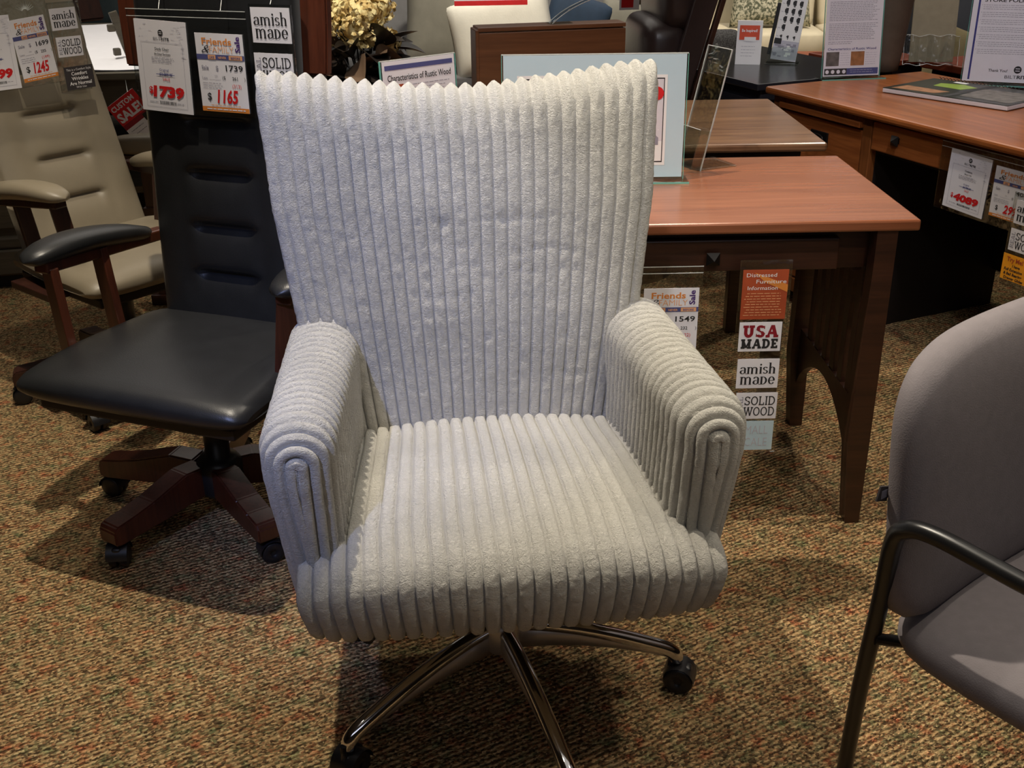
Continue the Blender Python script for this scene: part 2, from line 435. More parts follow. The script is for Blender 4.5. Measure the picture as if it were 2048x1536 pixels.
# every card: local x right, y up, origin bottom-left, facing +z
def card_price_sheet(price, title, maker, orig, w=.137, h=.2):
    bm = bmesh.new(); board(bm, w, h)      # mats: 0 paper 1 ink 2 grey 3 red 4 blue
    biltrite(bm, w*.5, h*.79, .022, 1)
    for a in ((w*.1, h*.05, w*.9, h*.053), (w*.1, h*.76, w*.9, h*.763), (w*.1, h*.05, w*.104, h*.763), (w*.896, h*.05, w*.9, h*.763)): rect(bm, *a, 2)
    sans(bm, title, w*.5, h*.68, h*.03, 1, align='CENTER', bold=.01)
    sans(bm, maker, w*.5, h*.63, h*.022, 1, align='CENTER', bold=.015)
    lines(bm, w*.28, w*.72, h*.54, h*.61, 4, 2, .001)
    sans(bm, 'Original', w*.5, h*.455, h*.028, 4, align='CENTER')
    sans(bm, orig, w*.53, h*.405, h*.032, 4, align='CENTER', bold=.02, shear=.3)
    rect(bm, w*.34, h*.415, w*.7, h*.421, 4, .0009)
    sans(bm, 'SALE', w*.53, h*.35, h*.034, 3, align='CENTER')
    sans(bm, price, w*.55, h*.17, h*.115, 3, w=w*.62, bold=.055, shear=.1, align='CENTER', z=.0008)
    sans(bm, '$', w*.17, h*.2, h*.075, 3, bold=.03, z=.0008)
    x = w*.36
    while x < w*.68: ww = random.uniform(.0006, .0022); rect(bm, x, h*.085, x+ww, h*.12, 1); x += ww+random.uniform(.0006, .0016)
    lines(bm, w*.16, w*.34, h*.095, h*.115, 1, 2); lines(bm, w*.7, w*.86, h*.095, h*.115, 1, 2)
    random.seed(3)
    for i in range(26):                     # faint handwriting along the margins
        px = random.choice((random.uniform(.06, .3), random.uniform(.68, .95)))*w; py = random.uniform(.76, .96)*h
        rect(bm, px, py, px+random.uniform(.003, .009), py+.0007, 5)
    for i in range(14):
        px = random.uniform(.9, .96)*w; py = random.uniform(.55, .76)*h; rect(bm, px-.006, py, px+.001, py+.0006, 5)
    return bm, ['paper', 'ink', 'greyink', 'red', 'blueink', 'lightink']

def card_family(sale, less, paren, final, w=.122, h=.168):
    bm = bmesh.new(); board(bm, w, h)      # 0 paper 1 ink 2 grey 3 red 4 orange 5 peach 6 purple 7 navy
    sans(bm, 'Friends', w*.14, h*.86, h*.085, 4, w=w*.62, bold=.02)
    sans(bm, '&', w*.12, h*.755, h*.1, 1, w=w*.17, shear=.35, bold=-.01)
    sans(bm, 'FAMILY', w*.28, h*.76, h*.085, 5, w=w*.52, bold=-.008)
    sans(bm, 'Sale', w*.93, h*.77, h*.075, 6, w=h*.2, bold=.03, rot=PI/2)
    rect(bm, 0, h*.67, w, h*.735, 7); rect(bm, w*.24, h*.675, w*.4, h*.73, 5, .0008); rect(bm, w*.68, h*.675, w*.96, h*.73, 5, .0008)
    sans(bm, 'LIKE', w*.32, h*.685, h*.03, 7, align='CENTER', bold=.02, z=.001); sans(bm, 'BEFORE', w*.82, h*.685, h*.03, 7, align='CENTER', bold=.02, z=.001)
    sans(bm, 'NEVER', w*.54, h*.685, h*.03, 5, align='CENTER', bold=.02, z=.0009)
    sans(bm, 'Sale', w*.08, h*.545, h*.05, 2, bold=.02); sans(bm, '$', w*.38, h*.54, h*.058, 2, bold=.02)
    sans(bm, sale, w*.95, h*.535, h*.075, 1, w=w*.36, align='RIGHT', bold=.015)
    sans(bm, 'Less', w*.07, h*.42, h*.035, 2); sans(bm, '15%', w*.34, h*.455, h*.022, 2); rect(bm, w*.22, h*.415, w*.46, h*.418, 2)
    sans(bm, '($', w*.5, h*.425, h*.045, 1); sans(bm, less, w*.82, h*.42, h*.045, 1, align='RIGHT', bold=.01); sans(bm, ')', w*.96, h*.42, h*.045, 1)
    lines(bm, w*.07, w*.5, h*.29, h*.385, 3, 2, .001)
    sans(bm, '(%s)' % paren, w*.88, h*.32, h*.048, 3, align='RIGHT')
    sans(bm, '$', w*.14, h*.15, h*.095, 1, bold=.015)
    sans(bm, final, w*.34, h*.12, h*.17, 3, w=w*.46, bold=.03, shear=.22, z=.0008)
    lines(bm, w*.2, w*.85, h*.07, h*.1, 1, 5, .0014)
    rect(bm, 0, 0, w, h*.062, 4); lines(bm, w*.1, w*.92, h*.015, h*.05, 1, 0, .0024, .0008, 0)
    return bm, ['paper', 'ink', 'greyink', 'red', 'orange', 'peach', 'purple', 'navy']

def card_amish(w=.095, h=.072):
    bm = bmesh.new(); board(bm, w, h)
    serif(bm, 'amish', w*.06, h*.5, w*.88, h*.235, 1, DIDONE)
    serif(bm, 'made'.replace('d', 'd'), w*.08, h*.13, w*.86, h*.27, 1, DIDONE)
    return bm, ['paper', 'ink']

def card_solid(w=.095, h=.066):
    bm = bmesh.new(); board(bm, w, h)
    serif(bm, 'SOLID', w*.2, h*.53, w*.76, h*.34, 1, SLAB)
    serif(bm, 'WOOD', w*.2, h*.12, w*.76, h*.34, 1, SLAB)
    serif(bm, 'REAL', w*.17, h*.12, h*.74, w*.12, 2, SLAB, rot=PI/2)
    return bm, ['paper', 'ink', 'greyink']

def card_usa(w=.095, h=.07):
    bm = bmesh.new(); board(bm, w, h)
    serif(bm, 'USA', w*.08, h*.48, w*.86, h*.42, 2, FAT)
    serif(bm, 'MADE', w*.05, h*.1, w*.9, h*.33, 1, FAT)
    return bm, ['paper', 'ink', 'darkred']

# ------------------------------------------------------------------ setting
def build_setting():
    def st(name, c, s, mat):
        bm = bmesh.new(); box(bm, c, s); o = obj(name, bm, mat); o['kind'] = 'structure'; return o
    st('floor', (1, 6, -.05), (17, 20, .1), 'carpet')
    st('ceiling', (1, 6, 3.35), (17, 20, .1), 'ceil')
    st('wall_back', (1, 16.05, 1.65), (17, .1, 3.3), 'wall')
    st('wall_front', (1, -4.05, 1.65), (17, .1, 3.3), 'wall')
    st('wall_left', (-7.55, 6, 1.65), (.1, 20, 3.3), 'wall')
    st('wall_right', (9.55, 6, 1.65), (.1, 20, 3.3), 'wall')

# ------------------------------------------------------------------ white chair
def nz(p, f, off=0): return noise.noise(Vector((p[0]*f[0]+off, p[1]*f[1], p[2]*f[2])))

def displace(P, rib, amp, wr=.0012, outward=None, fz=(26, 60, 60), flat=2.6, sharp=None):
    P = np.array(P, float)
    du = np.gradient(P, axis=0); dv = np.gradient(P, axis=1)
    n = np.cross(du, dv); L = np.linalg.norm(n, axis=2, keepdims=True); L[L < 1e-12] = 1; n /= L
    c = outward if outward is not None else P.reshape(-1, 3).mean(0)
    if (n*(P-c)).sum() < 0: n = -n
    f = rib-np.floor(rib)
    prof = np.sqrt(np.clip(1-np.abs(2*f-1)**flat, 0, 1))
    if sharp is not None:
        pk = (1-np.abs(2*f-1))**.8; prof = prof*(1-sharp)+pk*sharp; amp = amp*(1+.45*sharp)
    h = (prof-.6)*amp
    w = np.zeros(h.shape)
    for i in range(h.shape[0]):
        for j in range(h.shape[1]):
            p = P[i, j]
            a = nz(p, fz); b = nz(p, (70, 120, 120), 9)
            w[i, j] = wr*(.35*a+.5*b+.7*nz(p, (190, 300, 300), 4))
    h = h+w*(.35+.65*prof)
    return P+n*h[:, :, None], n, prof

def ribbed_back():
    N = 28; per = 9; nu = N*per+1
    us = [-1+2*i/(nu-1) for i in range(nu)]
    prof = []
    nf = 95
    for k in range(nf): prof.append(('f', k/(nf-1)))
    for k in range(1, 10): prof.append(('t', k/10))
    for k in range(18): prof.append(('b', 1-k/17))
    HW = [(.40, .265), (.5, .288), (.7, .322), (.9, .350), (1.0, .356), (1.13, .368), (1.3, .372)]
    YF = [(.40, .20), (.5, .205), (.7, .235), (.9, .275), (1.13, .33), (1.3, .36)]
    ip = lambda tb, z: float(np.interp(z, [a for a, b in tb], [b for a, b in tb]))
    P = []
    for u in us:
        zt = 1.075+.045*abs(u)**1.7; z0 = .40
        th = .105*max(0.0, 1-abs(u)**9)**.5+.012
        row = []
        for kind, h in prof:
            zz = z0+(zt-th*.3-z0)*h
            if kind == 't':
                a = PI*h; zz = zt-th*.3+math.sin(a)*th*.45; off = .5-.5*math.cos(a)
            else: off = 0 if kind == 'f' else 1
            y = ip(YF, zz)-.03*abs(u)**5+th*off+ .5*(.117-th)
            row.append((u*ip(HW, zz)-.020, y, zz))
        P.append(row)
    rib = np.array([[(u+1)/2*N]*len(prof) for u in us])
    sh = np.array([[1.0 if k == 't' else (max(0, (h-.965)/.035) if k == 'f' else 0) for k, h in prof]]*len(us))
    D, n, pr = displace(P, rib, .0085, .0016, fz=(30, 40, 75), flat=4.0, sharp=sh)
    P = np.array(P)
    # puckers where the plush is pinched
    rnd = random.Random(5)
    spots = [(-.065, .862, .009, .005), (.045, .867, .009, .005), (.075, .872, .008, .004)]
    for zr in (.80, .77, .735, .70, .655): 
        for k in range(7): spots.append((-.15+.026*k+.002, zr+.004*rnd.uniform(-1, 1), .006, rnd.uniform(-.001, .0035)))
    for zr in (.81, .775, .65, .605, .575):
        for k in range(5): spots.append((.075+.026*k, zr+.004*rnd.uniform(-1, 1), .006, rnd.uniform(-.001, .0035)))
    front = np.zeros(P.shape[:2]); front[:, :nf] = 1
    for sx, sz, r, d in spots:
        g = np.exp(-((P[:, :, 0]-sx)**2+(P[:, :, 2]-sz)**2)/(r*r))*front
        D += n*(-d*g)[:, :, None]
    for sz, x0, x1 in ((.868, -.14, .16), (.825, -.17, -.01), (.79, -.13, .0), (.70, -.13, -.03), (.812, .06, .17), (.58, .05, .2)):
        g = np.exp(-((P[:, :, 2]-sz-.004*np.sin(P[:, :, 0]*60))**2)/(.0022**2))*front*((P[:, :, 0] > x0)*(P[:, :, 0] < x1))
        D += n*(-.0018*g)[:, :, None]
    bm = bmesh.new(); V = grid(bm, [[Vector(q) for q in r] for r in D.tolist()])
    cap(bm, V[0], 0); cap(bm, V[-1], 0, True)
    bmesh.ops.recalc_face_normals(bm, faces=bm.faces)
    return bm

def ribbed_seat():
    N = 26; per = 9; nu = N*per+1
    us = [-1+2*i/(nu-1) for i in range(nu)]
    base = [(.1, .365), (-.1, .358), (-.225, .352), (-.255, .356), (-.272, .375), (-.282, .41), (-.283, .44), (-.276, .465), (-.258, .484), (-.23, .494), (-.15, .503), (0, .512), (.12, .508), (.22, .495), (.27, .485)]
    pr = smoothpath([(0, a, b) for a, b in base], 7)
    P = []
    for u in us:
        k = max(0, 1-abs(u)**14)**.5; row = []
        for q in pr:
            z = q.z; y = q.y
            if z > .43: z -= .024*u*u*(z-.43)/.07
            bow = .012*(1-u*u) if y < -.2 else 0
            z2 = .43+(z-.43)*(.72+.28*k); y2 = y*(.96+.04*k)-bow
            hw = .337-.035*max(0, min(1, (y+.16)/.3))-.016*max(0, min(1, (.44-z)/.09))
            row.append((u*hw, y2, z2))
        P.append(row)
    rib = np.array([[(u+1)/2*N]*len(pr) for u in us])
    D, n, _ = displace(P, rib, .0125, .0018, outward=np.array((0, 0, .42)), fz=(30, 40, 40))
    bm = bmesh.new(); V = grid(bm, [[Vector(q) for q in r] for r in D.tolist()])
    cap(bm, V[0]); cap(bm, V[-1], 0, True)
    bmesh.ops.recalc_face_normals(bm, faces=bm.faces)
    return bm

def ribbed_arm(sgn):
    pitch = .0235; L = .43; capL = .105
    tot = L+capL; nt = int(tot/pitch*9); ns = 64
    P = []; rb = []
    for i in range(nt+1):
        d = tot*i/nt                                   # from rear to front
        if d < L: y = .27-d; c = 1.0; fr = d/L
        else:
            th = (d-L)/capL*PI/2; c = max(.02, max(0, math.cos(th))**.8); y = .27-L-.078*math.sin(th)**.9; fr = 1
        cx = (.294+.024*fr)*sgn; w = .061-.008*fr; zt = .70+.002*fr
        row = []
        for j in range(ns+1):
            s = j/ns
            top = zt-w*(1-c)
            if s < .36: a = s/.36; x = -w*c; z = .43+(top-w*.9*c-.43)*a
            elif s < .64:
                a = (s-.36)/.28*PI; x = -w*c*math.cos(a); z = top-w*.9*c+w*.9*c*math.sin(a)
            else: a = (s-.64)/.36; x = w*c; z = top-w*.9*c+(.36-top+w*.9*c)*a
            ob = max(0, (.62-z)/.26)
            yy = y+(.035*ob if fr == 1 else .035*ob*fr)
            xx = cx+x*sgn-.028*ob*sgn*(1 if s > .5 else .1)
            if s > .7: xx += 0
            row.append((xx, yy, z))
        P.append(row); rb.append([d/pitch]*(ns+1))
    D, n, _ = displace(P, np.array(rb), .0155, .0018, outward=np.array((.31*sgn, .1, .5)), fz=(60, 30, 60))
    bm = bmesh.new(); V = grid(bm, [[Vector(q) for q in r] for r in D.tolist()])
    cap(bm, V[0]); cap(bm, V[-1])
    f = bm.faces
    bmesh.ops.recalc_face_normals(bm, faces=bm.faces)
    return bm

def make_caster(parent, x, y, rz, r=.029, mat='blackplastic', tilt=0):
    bm = bmesh.new()
    box(bm, (0, .008, r*1.35), (.022, r*1.5, r*1.3), .006, 3)
    tube(bm, [(0, -.012, r*1.6), (0, -.012, r*2.75)], .006, 10)
    P = []
    for k in range(9):                                   # rounded hood over the wheels
        a = PI*k/8
        P.append([Vector((xx, .006-math.cos(a)*r*1.08, r+math.sin(a)*r*1.12)) for xx in (-.024, -.021, .021, .024)])
    grid(bm, P)
    c = obj('caster', bm, mat, parent, mtx=T(x, y, 0, rz=rz))
    for s in (-1, 1):
        w = bmesh.new()
        m = Matrix.Translation((s*.012, .006, r)) @ Matrix.Rotation(PI/2, 4, 'Y')
        lathe(w, [(r*.3, -.0095), (r*.86, -.0095), (r, -.006), (r, .006), (r*.86, .0095), (r*.3, .0095), (r*.25, .006)], 22, m)
        obj('wheel', w, mat, c, smooth=False)
    return c

def make_white_chair():
    root = empty('desk_chair', (-.028, 1.688, 0), R(6.5), 'cream-white plush desk chair with wide ribs on a chrome five-star base, centre front', 'chair')
    obj('backrest', ribbed_back(), 'fur', root)
    obj('seat', ribbed_seat(), 'fur', root)
    for s in (-1, 1): obj('armrest', ribbed_arm(s), 'fur', root)
    bm = bmesh.new()
    box(bm, (0, -.0, .335), (.24, .28, .035), .006); lathe(bm, [(.028, .15), (.028, .26), (.022, .26), (.022, .325)], 20)
    obj('gas_column', bm, 'blackplastic', root)
    bm = bmesh.new(); lathe(bm, [(.02, .115), (.03, .118), (.038, .13), (.04, .175), (.034, .185), (.024, .187)], 28)
    box(bm, (0, 0, .122), (.012, .014, .03), .002)
    obj('hub', bm, 'satin', root)
    for k in range(5):
        a = R(218.6-6.5+72*k)
        bm = bmesh.new()
        prof = [(.025, .180, .062, .016), (.08, .176, .056, .015), (.15, .163, .046, .0145), (.22, .143, .037, .014), (.28, .122, .030, .0135), (.315, .108, .027, .0135), (.333, .094, .022, .013), (.338, .078, .014, .012)]
        P = []
        for q, (r, zt, hh, w) in enumerate(prof):        # satin web under the bright ridge
            P.append([Vector((r, w*xx, zt-hh*zz)) for xx, zz in ((-.8, .25), (-.85, .7), (-.6, 1), (.6, 1), (.85, .7), (.8, .25))])
        V = grid(bm, P, closev=True, mi=1); cap(bm, V[0], 1); cap(bm, V[-1], 1)
        pts = smoothpath([(r, 0, zt-.013) for r, zt, hh, w in prof], 4)
        tube(bm, pts, [.0145]*(len(pts)-5)+[.0145, .014, .0135, .013, .012], 18, 0)
        bmesh.ops.recalc_face_normals(bm, faces=bm.faces)
        obj('base_arm', bm, ['chrome', 'satin'], root, mtx=T(rz=a))
        make_caster(root, .338*math.cos(a), .338*math.sin(a), a-PI/2+R([200, 150, -20, 60, 100][k]))
    return root

# ------------------------------------------------------------------ mission desk chairs
def mission_chair(loc, rz, leather, woodm, label, group=None, lean=.1, base0=163, arms=(.325, .325), crest=0):
    root = empty('office_armchair', loc, rz, label, 'chair', group)
    sl = lean
    # seat: soft waterfall cushion
    bm = bmesh.new()
    n = 30; P = []
    for i in range(n+1):
        u = -1+2*i/n; row = []
        su = max(0, 1-abs(u)**5)**.4
        pr = [(.15, .415), (-.2, .413), (-.30, .418), (-.328, .432), (-.333, .452), (-.315, .472), (-.27, .482), (-.15, .487), (.0, .484), (.12, .48), (.155, .47), (.165, .45)]
        for q in smoothpath([(0, a, b) for a, b in pr], 4):
            k = .25+.75*su
            yy = -.09+(q.y+.09)*(.86+.14*su)
            row.append(Vector((.02+u*.295*(1-.1*max(0, yy+.1)/.26), yy, .446+(q.z-.446)*k+.006*(1-u*u)*(1 if q.z > .45 else 0))))
        P.append(row)
    V = grid(bm, P, closev=True); cap(bm, V[0]); cap(bm, V[-1]); bmesh.ops.recalc_face_normals(bm, faces=bm.faces)
    obj('seat', bm, leather, root, smooth=False)
    bm = bmesh.new(); box(bm, (.02, -.08, .402), (.5, .42, .03), .006); box(bm, (.02, -.03, .36), (.2, .24, .06), .01)
    obj('seat_frame', bm, 'deepdark', root)
    Y = lambda z: .16+sl*(z-.5)
    # backrest cushion with three tufted creases and a wide headrest
    def front(x, z):
        d = 0
        b = abs(x)
        inner = 1/(1+math.exp((b-.08)/.007))
        for i, zc in enumerate((.585, .70, .825, .945)):
            dz = z-zc
            d += -.024*math.exp(-dz/.008)*inner if dz > 0 else -.024*math.exp(dz/.024)*inner
        d += -.005*math.exp(-((b-.105)/.022)**2)*max(0, min(1, (z-.5)/.06, (1.06-z)/.08))
        return d
    bm = bmesh.new(); n1, n2 = 56, 120; P = []
    for j in range(n2+1):
        z = .44+(1.27-.44)*j/n2; row = []
        hw = .205 if z < .99 else (.205+.008*min(1, (z-.99)/.07)**.5)
        hw *= max(.2, 1-max(0, (z-1.22)/.05)**2*.5) if z > 1.22 else 1
        edge = min(1, (z-.44)/.03, (1.275-z)/.04)**.5 if z < 1.27 else .1
        edge = max(.1, edge)
        for i in range(n1+1):
            u = -1+2*i/n1; a = max(0, 1-abs(u)**4)**.35
            row.append(Vector((u*hw, Y(z)-(.045*a*edge)-front(u*hw, z)*a*edge+ (.03*(z-.97)/.3 if 0 else 0), z)))
        for i in range(9):
            u = 1-2*i/8; a = max(0, 1-abs(u)**4)**.5
            row.append(Vector((u*hw, Y(z)+.028*a, z)))
        P.append(row)
    V = grid(bm, P, closev=True); cap(bm, V[0]); cap(bm, V[-1]); bmesh.ops.recalc_face_normals(bm, faces=bm.faces)
    obj('backrest', bm, leather, root, smooth=False)
    # wooden back frame: wide crest panel and two stiles
    tilt = Matrix.Rotation(-math.atan(sl), 4, 'X')
    bm = bmesh.new()
    prism(bm, [(-.282, -.11), (.258+crest, -.11), (.264+crest, .0), (.264+crest, .12), (.25, .16), (-.25, .16), (-.290, .12), (-.290, .0)], -.012, .012,
          Matrix.Translation((0, Y(1.155)+.036, 1.155)) @ tilt @ Matrix.Rotation(PI/2, 4, 'X'), 0, .004)
    for s in (-1, 1): box(bm, (s*.15, Y(.75)+.045, .75), (.045, .022, .72), .004, rot=tilt)
    obj('back_frame', bm, woodm, root)
    for s in (-1, 1):
        A0, A1 = arms; dA = (A1-A0)/.43; AX = lambda y: s*(A0+dA*(y+.165))
        bm = bmesh.new()
        n = 22; P = []
        for i in range(n+1):
            t = i/n; y = -.165+.43*t; e = max(0, 1-abs(2*t-1)**3.2)**.42+.04
            w = .048*e*(1-.12*t); hgt = .024*e; zc = .672-.055*max(0, t-.15)**1.3+.012*math.sin(PI*min(1, t*1.1))
            ax = AX(y); P.append([Vector((ax+w*math.copysign(abs(math.cos(a))**.7, math.cos(a)), y, zc+hgt*math.copysign(abs(math.sin(a))**.8, math.sin(a)))) for a in [2*PI*k/18 for k in range(18)]])
        V = grid(bm, P, closev=True); cap(bm, V[0]); cap(bm, V[-1]); bmesh.ops.recalc_face_normals(bm, faces=bm.faces)
        obj('armrest_pad', bm, leather, root)
        bm = bmesh.new()
        # rail, front post and rear post, splayed outwards
        box(bm, (AX(.09)-s*.01, .09, .632), (.038, .44, .028), .004, rot=Matrix.Rotation(-math.atan(dA)*s, 4, 'Z') @ Matrix.Rotation(-.09, 4, 'X'))
        for y0, y1, w in ((-.125, -.105, .045), (.045, .06, .042)):
            a = Vector((AX(y0)-s*.04, y0+.01, .40)); b = Vector((AX(y1)-s*.013, y1, .645)); d = b-a
            m = Matrix.Translation((a+b)/2) @ d.to_track_quat('Z', 'Y').to_matrix().to_4x4()
            t = bmesh.new(); box(t, (0, 0, 0), (.022, w, d.length), .003); join(bm, t, m)
        box(bm, (s*.24, -.03, .402), (.11, .20, .022), .003)
        obj('armrest_frame', bm, woodm, root)
    bm = bmesh.new(); lathe(bm, [(.05, .07), (.055, .08), (.055, .15), (.045, .165), (.03, .17), (.03, .34), (.045, .345)], 24)
    obj('gas_column', bm, 'blackplastic', root)
    for k in range(5):
        a = R(base0)-rz+R(72*k)
        bm = bmesh.new()
        side = [(.035, .075), (.035, .15), (.10, .155), (.20, .128), (.255, .118), (.305, .112), (.315, .10), (.315, .066), (.30, .062), (.18, .066)]
        prism(bm, side, -.03, .03, Matrix.Rotation(PI/2, 4, 'X'), 0, .004)
        obj('base_arm', bm, woodm, root, mtx=T(-.03, .01, 0, rz=a))
        make_caster(root, -.03+.292*math.cos(a), .01+.292*math.sin(a), a-PI/2+R(40*k), .028)
    return root

# ------------------------------------------------------------------ grey guest chair
def grey_chair():
    th = R(36)
    root = empty('guest_chair', (.885, 1.24, 0), th, 'grey fabric guest chair with black tubular arm, at the right edge', 'chair')
    # back: rounded upholstered shell
    bm = bmesh.new(); nu, nv = 40, 44
    def outline(t):       # t 0..1 from bottom centre of left side, returns half-width by height
        pass
    P = []
    zb, zt = .47, .872
    for i in range(nu+1):
        u = -1+2*i/nu; row = []
        for j in range(nv+1):
            v = -1+2*j/nv
            # square -> superellipse disc
            r = max(abs(u), abs(v)); 
            if r == 0: x = y = 0
            else:
                a = math.atan2(v, u); n = 4.4 if v > 0 else 8.0
                rr = (abs(math.cos(a))**n+abs(math.sin(a))**n)**(-1/n)
                x, y = r*rr*math.cos(a), r*rr*math.sin(a)
            z = (zb+zt)/2+y*(zt-zb)/2
            hw = .288
            f = .034*max(0, 1-r**6)**.5
            lean = .235+.10*(z-.47)-.02*abs(x)**2
            row.append((Vector((x*hw, lean-f, z)), Vector((x*hw, lean+.02+f*.5, z))))
        P.append(row)
    A = grid(bm, [[q[0] for q in r] for r in P]); B = grid(bm, [[q[1] for q in r] for r in P], flip=True)
    ra = [A[i][0] for i in range(nu+1)]+[A[nu][j] for j in range(1, nv+1)]+[A[i][nv] for i in range(nu-1, -1, -1)]+[A[0][j] for j in range(nv-1, 0, -1)]
    rb = [B[i][0] for i in range(nu+1)]+[B[nu][j] for j in range(1, nv+1)]+[B[i][nv] for i in range(nu-1, -1, -1)]+[B[0][j] for j in range(nv-1, 0, -1)]
    for i in range(len(ra)):
        k = (i+1) % len(ra); f = bm.faces.new((ra[i], ra[k], rb[k], rb[i])); f.smooth = True
    bmesh.ops.recalc_face_normals(bm, faces=bm.faces)
    back = obj('backrest', bm, 'greyfabric', root)
    bm = bmesh.new(); box(bm, (-.290, .262, .675), (.024, .003, .022), .0005, rot=Matrix.Rotation(.3, 4, 'Y')); box(bm, (-.290, .2602, .675), (.012, .001, .012), 0, mi=1)
    obj('fabric_label', bm, ['charcoalcard', 'greyink'], back)
    bm = bmesh.new()
    n = 40; P = []
    for i in range(n+1):
        r = [0, .3, .55, .75, .88, .95, .985, 1, 1, .985, .95, .85, .6, 0][0:14]
    rs = [(0, .035), (.5, .034), (.78, .03), (.9, .02), (.97, .008), (1, -.008), (.99, -.022), (.95, -.032), (.8, -.036), (0, -.036)]
    for r, z in rs:
        row = []
        for k in range(64):
            a = 2*PI*k/64; nn = 5.5
            rr = (abs(math.cos(a))**nn+abs(math.sin(a))**nn)**(-1/nn)
            x = r*rr*math.cos(a)*.283; y = r*rr*math.sin(a)*.265-.0
            row.append(Vector((x, y, .455+z-.03*max(0, -y-.12)/.2)))
        P.append(row)
    grid(bm, P, closev=True); bmesh.ops.remove_doubles(bm, verts=bm.verts[:], dist=1e-6); bmesh.ops.recalc_face_normals(bm, faces=bm.faces)
    obj('seat', bm, 'greyfabric', root)
    for s in (-1, 1):
        bm = bmesh.new()
        pts = smoothpath([((-.175 if s < 0 else .26), .335, .012), (s*.236, .288, .30), (s*.277, .25, .50), (s*.303, .228, .62), (s*.312, .205, .655), (s*.312, .16, .665), (s*.312, .05, .66), (s*.312, -.12, .655), (s*.312, -.20, .64), (s*.30, -.24, .58), (s*.29, -.26, .3), (s*.28, -.28, .012)], 7)
        tube(bm, pts, .0125, 14)
        tube(bm, [(s*.268, .255, .43), (s*.2, .2, .42)], .009, 10)
        tube(bm, [(s*.295, -.25, .43), (s*.2, -.2, .42)], .009, 10)
        obj('arm_and_leg_frame', bm, 'blacktube', root)
    return root

# ------------------------------------------------------------------ desks
def slab(bm, x0, x1, y0, y1, z0, z1, bev=.004, mi=0): box(bm, ((x0+x1)/2, (y0+y1)/2, (z0+z1)/2), (x1-x0, y1-y0, z1-z0), bev, mi=mi)

def pyramid_knob(parent, x, y, z, s=.017):
    bm = bmesh.new(); box(bm, (0, -.006, 0), (s*1.2, .012, s*1.2), .001)
    vs = [bm.verts.new(p) for p in ((-s, -.012, -s), (s, -.012, -s), (s, -.012, s), (-s, -.012, s))]; ap = bm.verts.new((0, -.028, 0))
    for i in range(4): bm.faces.new((vs[i], vs[(i+1) % 4], ap))
    bm.faces.new(vs[::-1])
    return obj('drawer_knob', bm, 'iron', parent, mtx=T(x, y, z))

def front_desk():
    W, D = 1.22, .62
    root = empty('writing_desk', (.885-W, 2.27, 0), R(1), 'cherry-topped mission desk with tapered dark legs, directly behind the white chair', 'desk')
    bm = bmesh.new(); slab(bm, 0, W, 0, D, .735, .76, .005); obj('desk_top', bm, 'desktop', root)
    bm = bmesh.new(); slab(bm, .05, W-.08, .06, .085, .635, .73, .002); slab(bm, .06, W-.09, D-.09, D-.07, .60, .73, .002)
    for x in (.07, W-.11): slab(bm, x, x+.022, .08, D-.08, .62, .73, .002)
    slab(bm, .1, W-.13, .09, D-.1, .66, .70, .002)
    obj('apron', bm, 'deskdark', root)
    bm = bmesh.new(); slab(bm, .14, W-.16, .035, .058, .640, .712, .003)
    d = obj('drawer_front', bm, 'deskdark', root); pyramid_knob(d, .78, .035, .672, .015); pyramid_knob(d, .38, .035, .672, .015)
    for sx, xo in ((-1, .045), (1, W-.085)):
        for y in (.006, D-.085):
            bm = bmesh.new()
            # front leg flares and tapers towards the foot
            t = bmesh.new()
            rows = [(.735, 0, .045), (.62, 0, .045), (.35, -.004, .05), (.22, -.008, .052), (.0, 0, .034)]
            P = []
            for z, dx, w in rows:
                x0 = xo+(.04-w if sx > 0 else 0)*1.0
                P.append([Vector((x0, y, z)), Vector((x0+w, y, z)), Vector((x0+w, y+.045, z)), Vector((x0, y+.045, z))])
            V = grid(bm, P, closev=True, smooth=False); cap(bm, V[0]); cap(bm, V[-1]); bmesh.ops.recalc_face_normals(bm, faces=bm.faces)
            obj('leg', bm, 'deskdark', root)
        # slatted side with arched lower rail
        bm = bmesh.new(); x = xo+.012
        for k in range(6):
            y = .11+k*(D-.22)/6; slab(bm, x, x+.014, y, y+.036, .27, .64, .002)
        n = 14; top = [(.08+(D-.16)*i/n, .30) for i in range(n+1)]; bot = [(.08+(D-.16)*i/n, .13+.13*math.sin(PI*i/n)**.7) for i in range(n+1)]
        prism(bm, top+bot[::-1], 0, .02, Matrix.Translation((x-.002, 0, 0)) @ Matrix(((0, 0, 1, 0), (1, 0, 0, 0), (0, 1, 0, 0), (0, 0, 0, 1))), 0)
        obj('side_slats', bm, 'deskdark', root)
    return root

def second_table():
    W, D = 1.3, .68
    root = empty('side_table', (.862-W, 2.945, 0), R(1), 'brown maple table with flat overhanging top, right behind the cherry desk', 'table')
    bm = bmesh.new(); slab(bm, 0, W, 0, D, .757, .781, .007); obj('table_top', bm, 'desktop2', root)
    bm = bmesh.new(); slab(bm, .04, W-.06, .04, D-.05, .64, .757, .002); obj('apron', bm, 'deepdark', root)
    for x in (.05, W-.11):
        for y in (.05, D-.1):
            bm = bmesh.new(); slab(bm, x, x+.05, y, y+.05, 0, .66, .003); obj('leg', bm, 'deskdark', root)
    return root

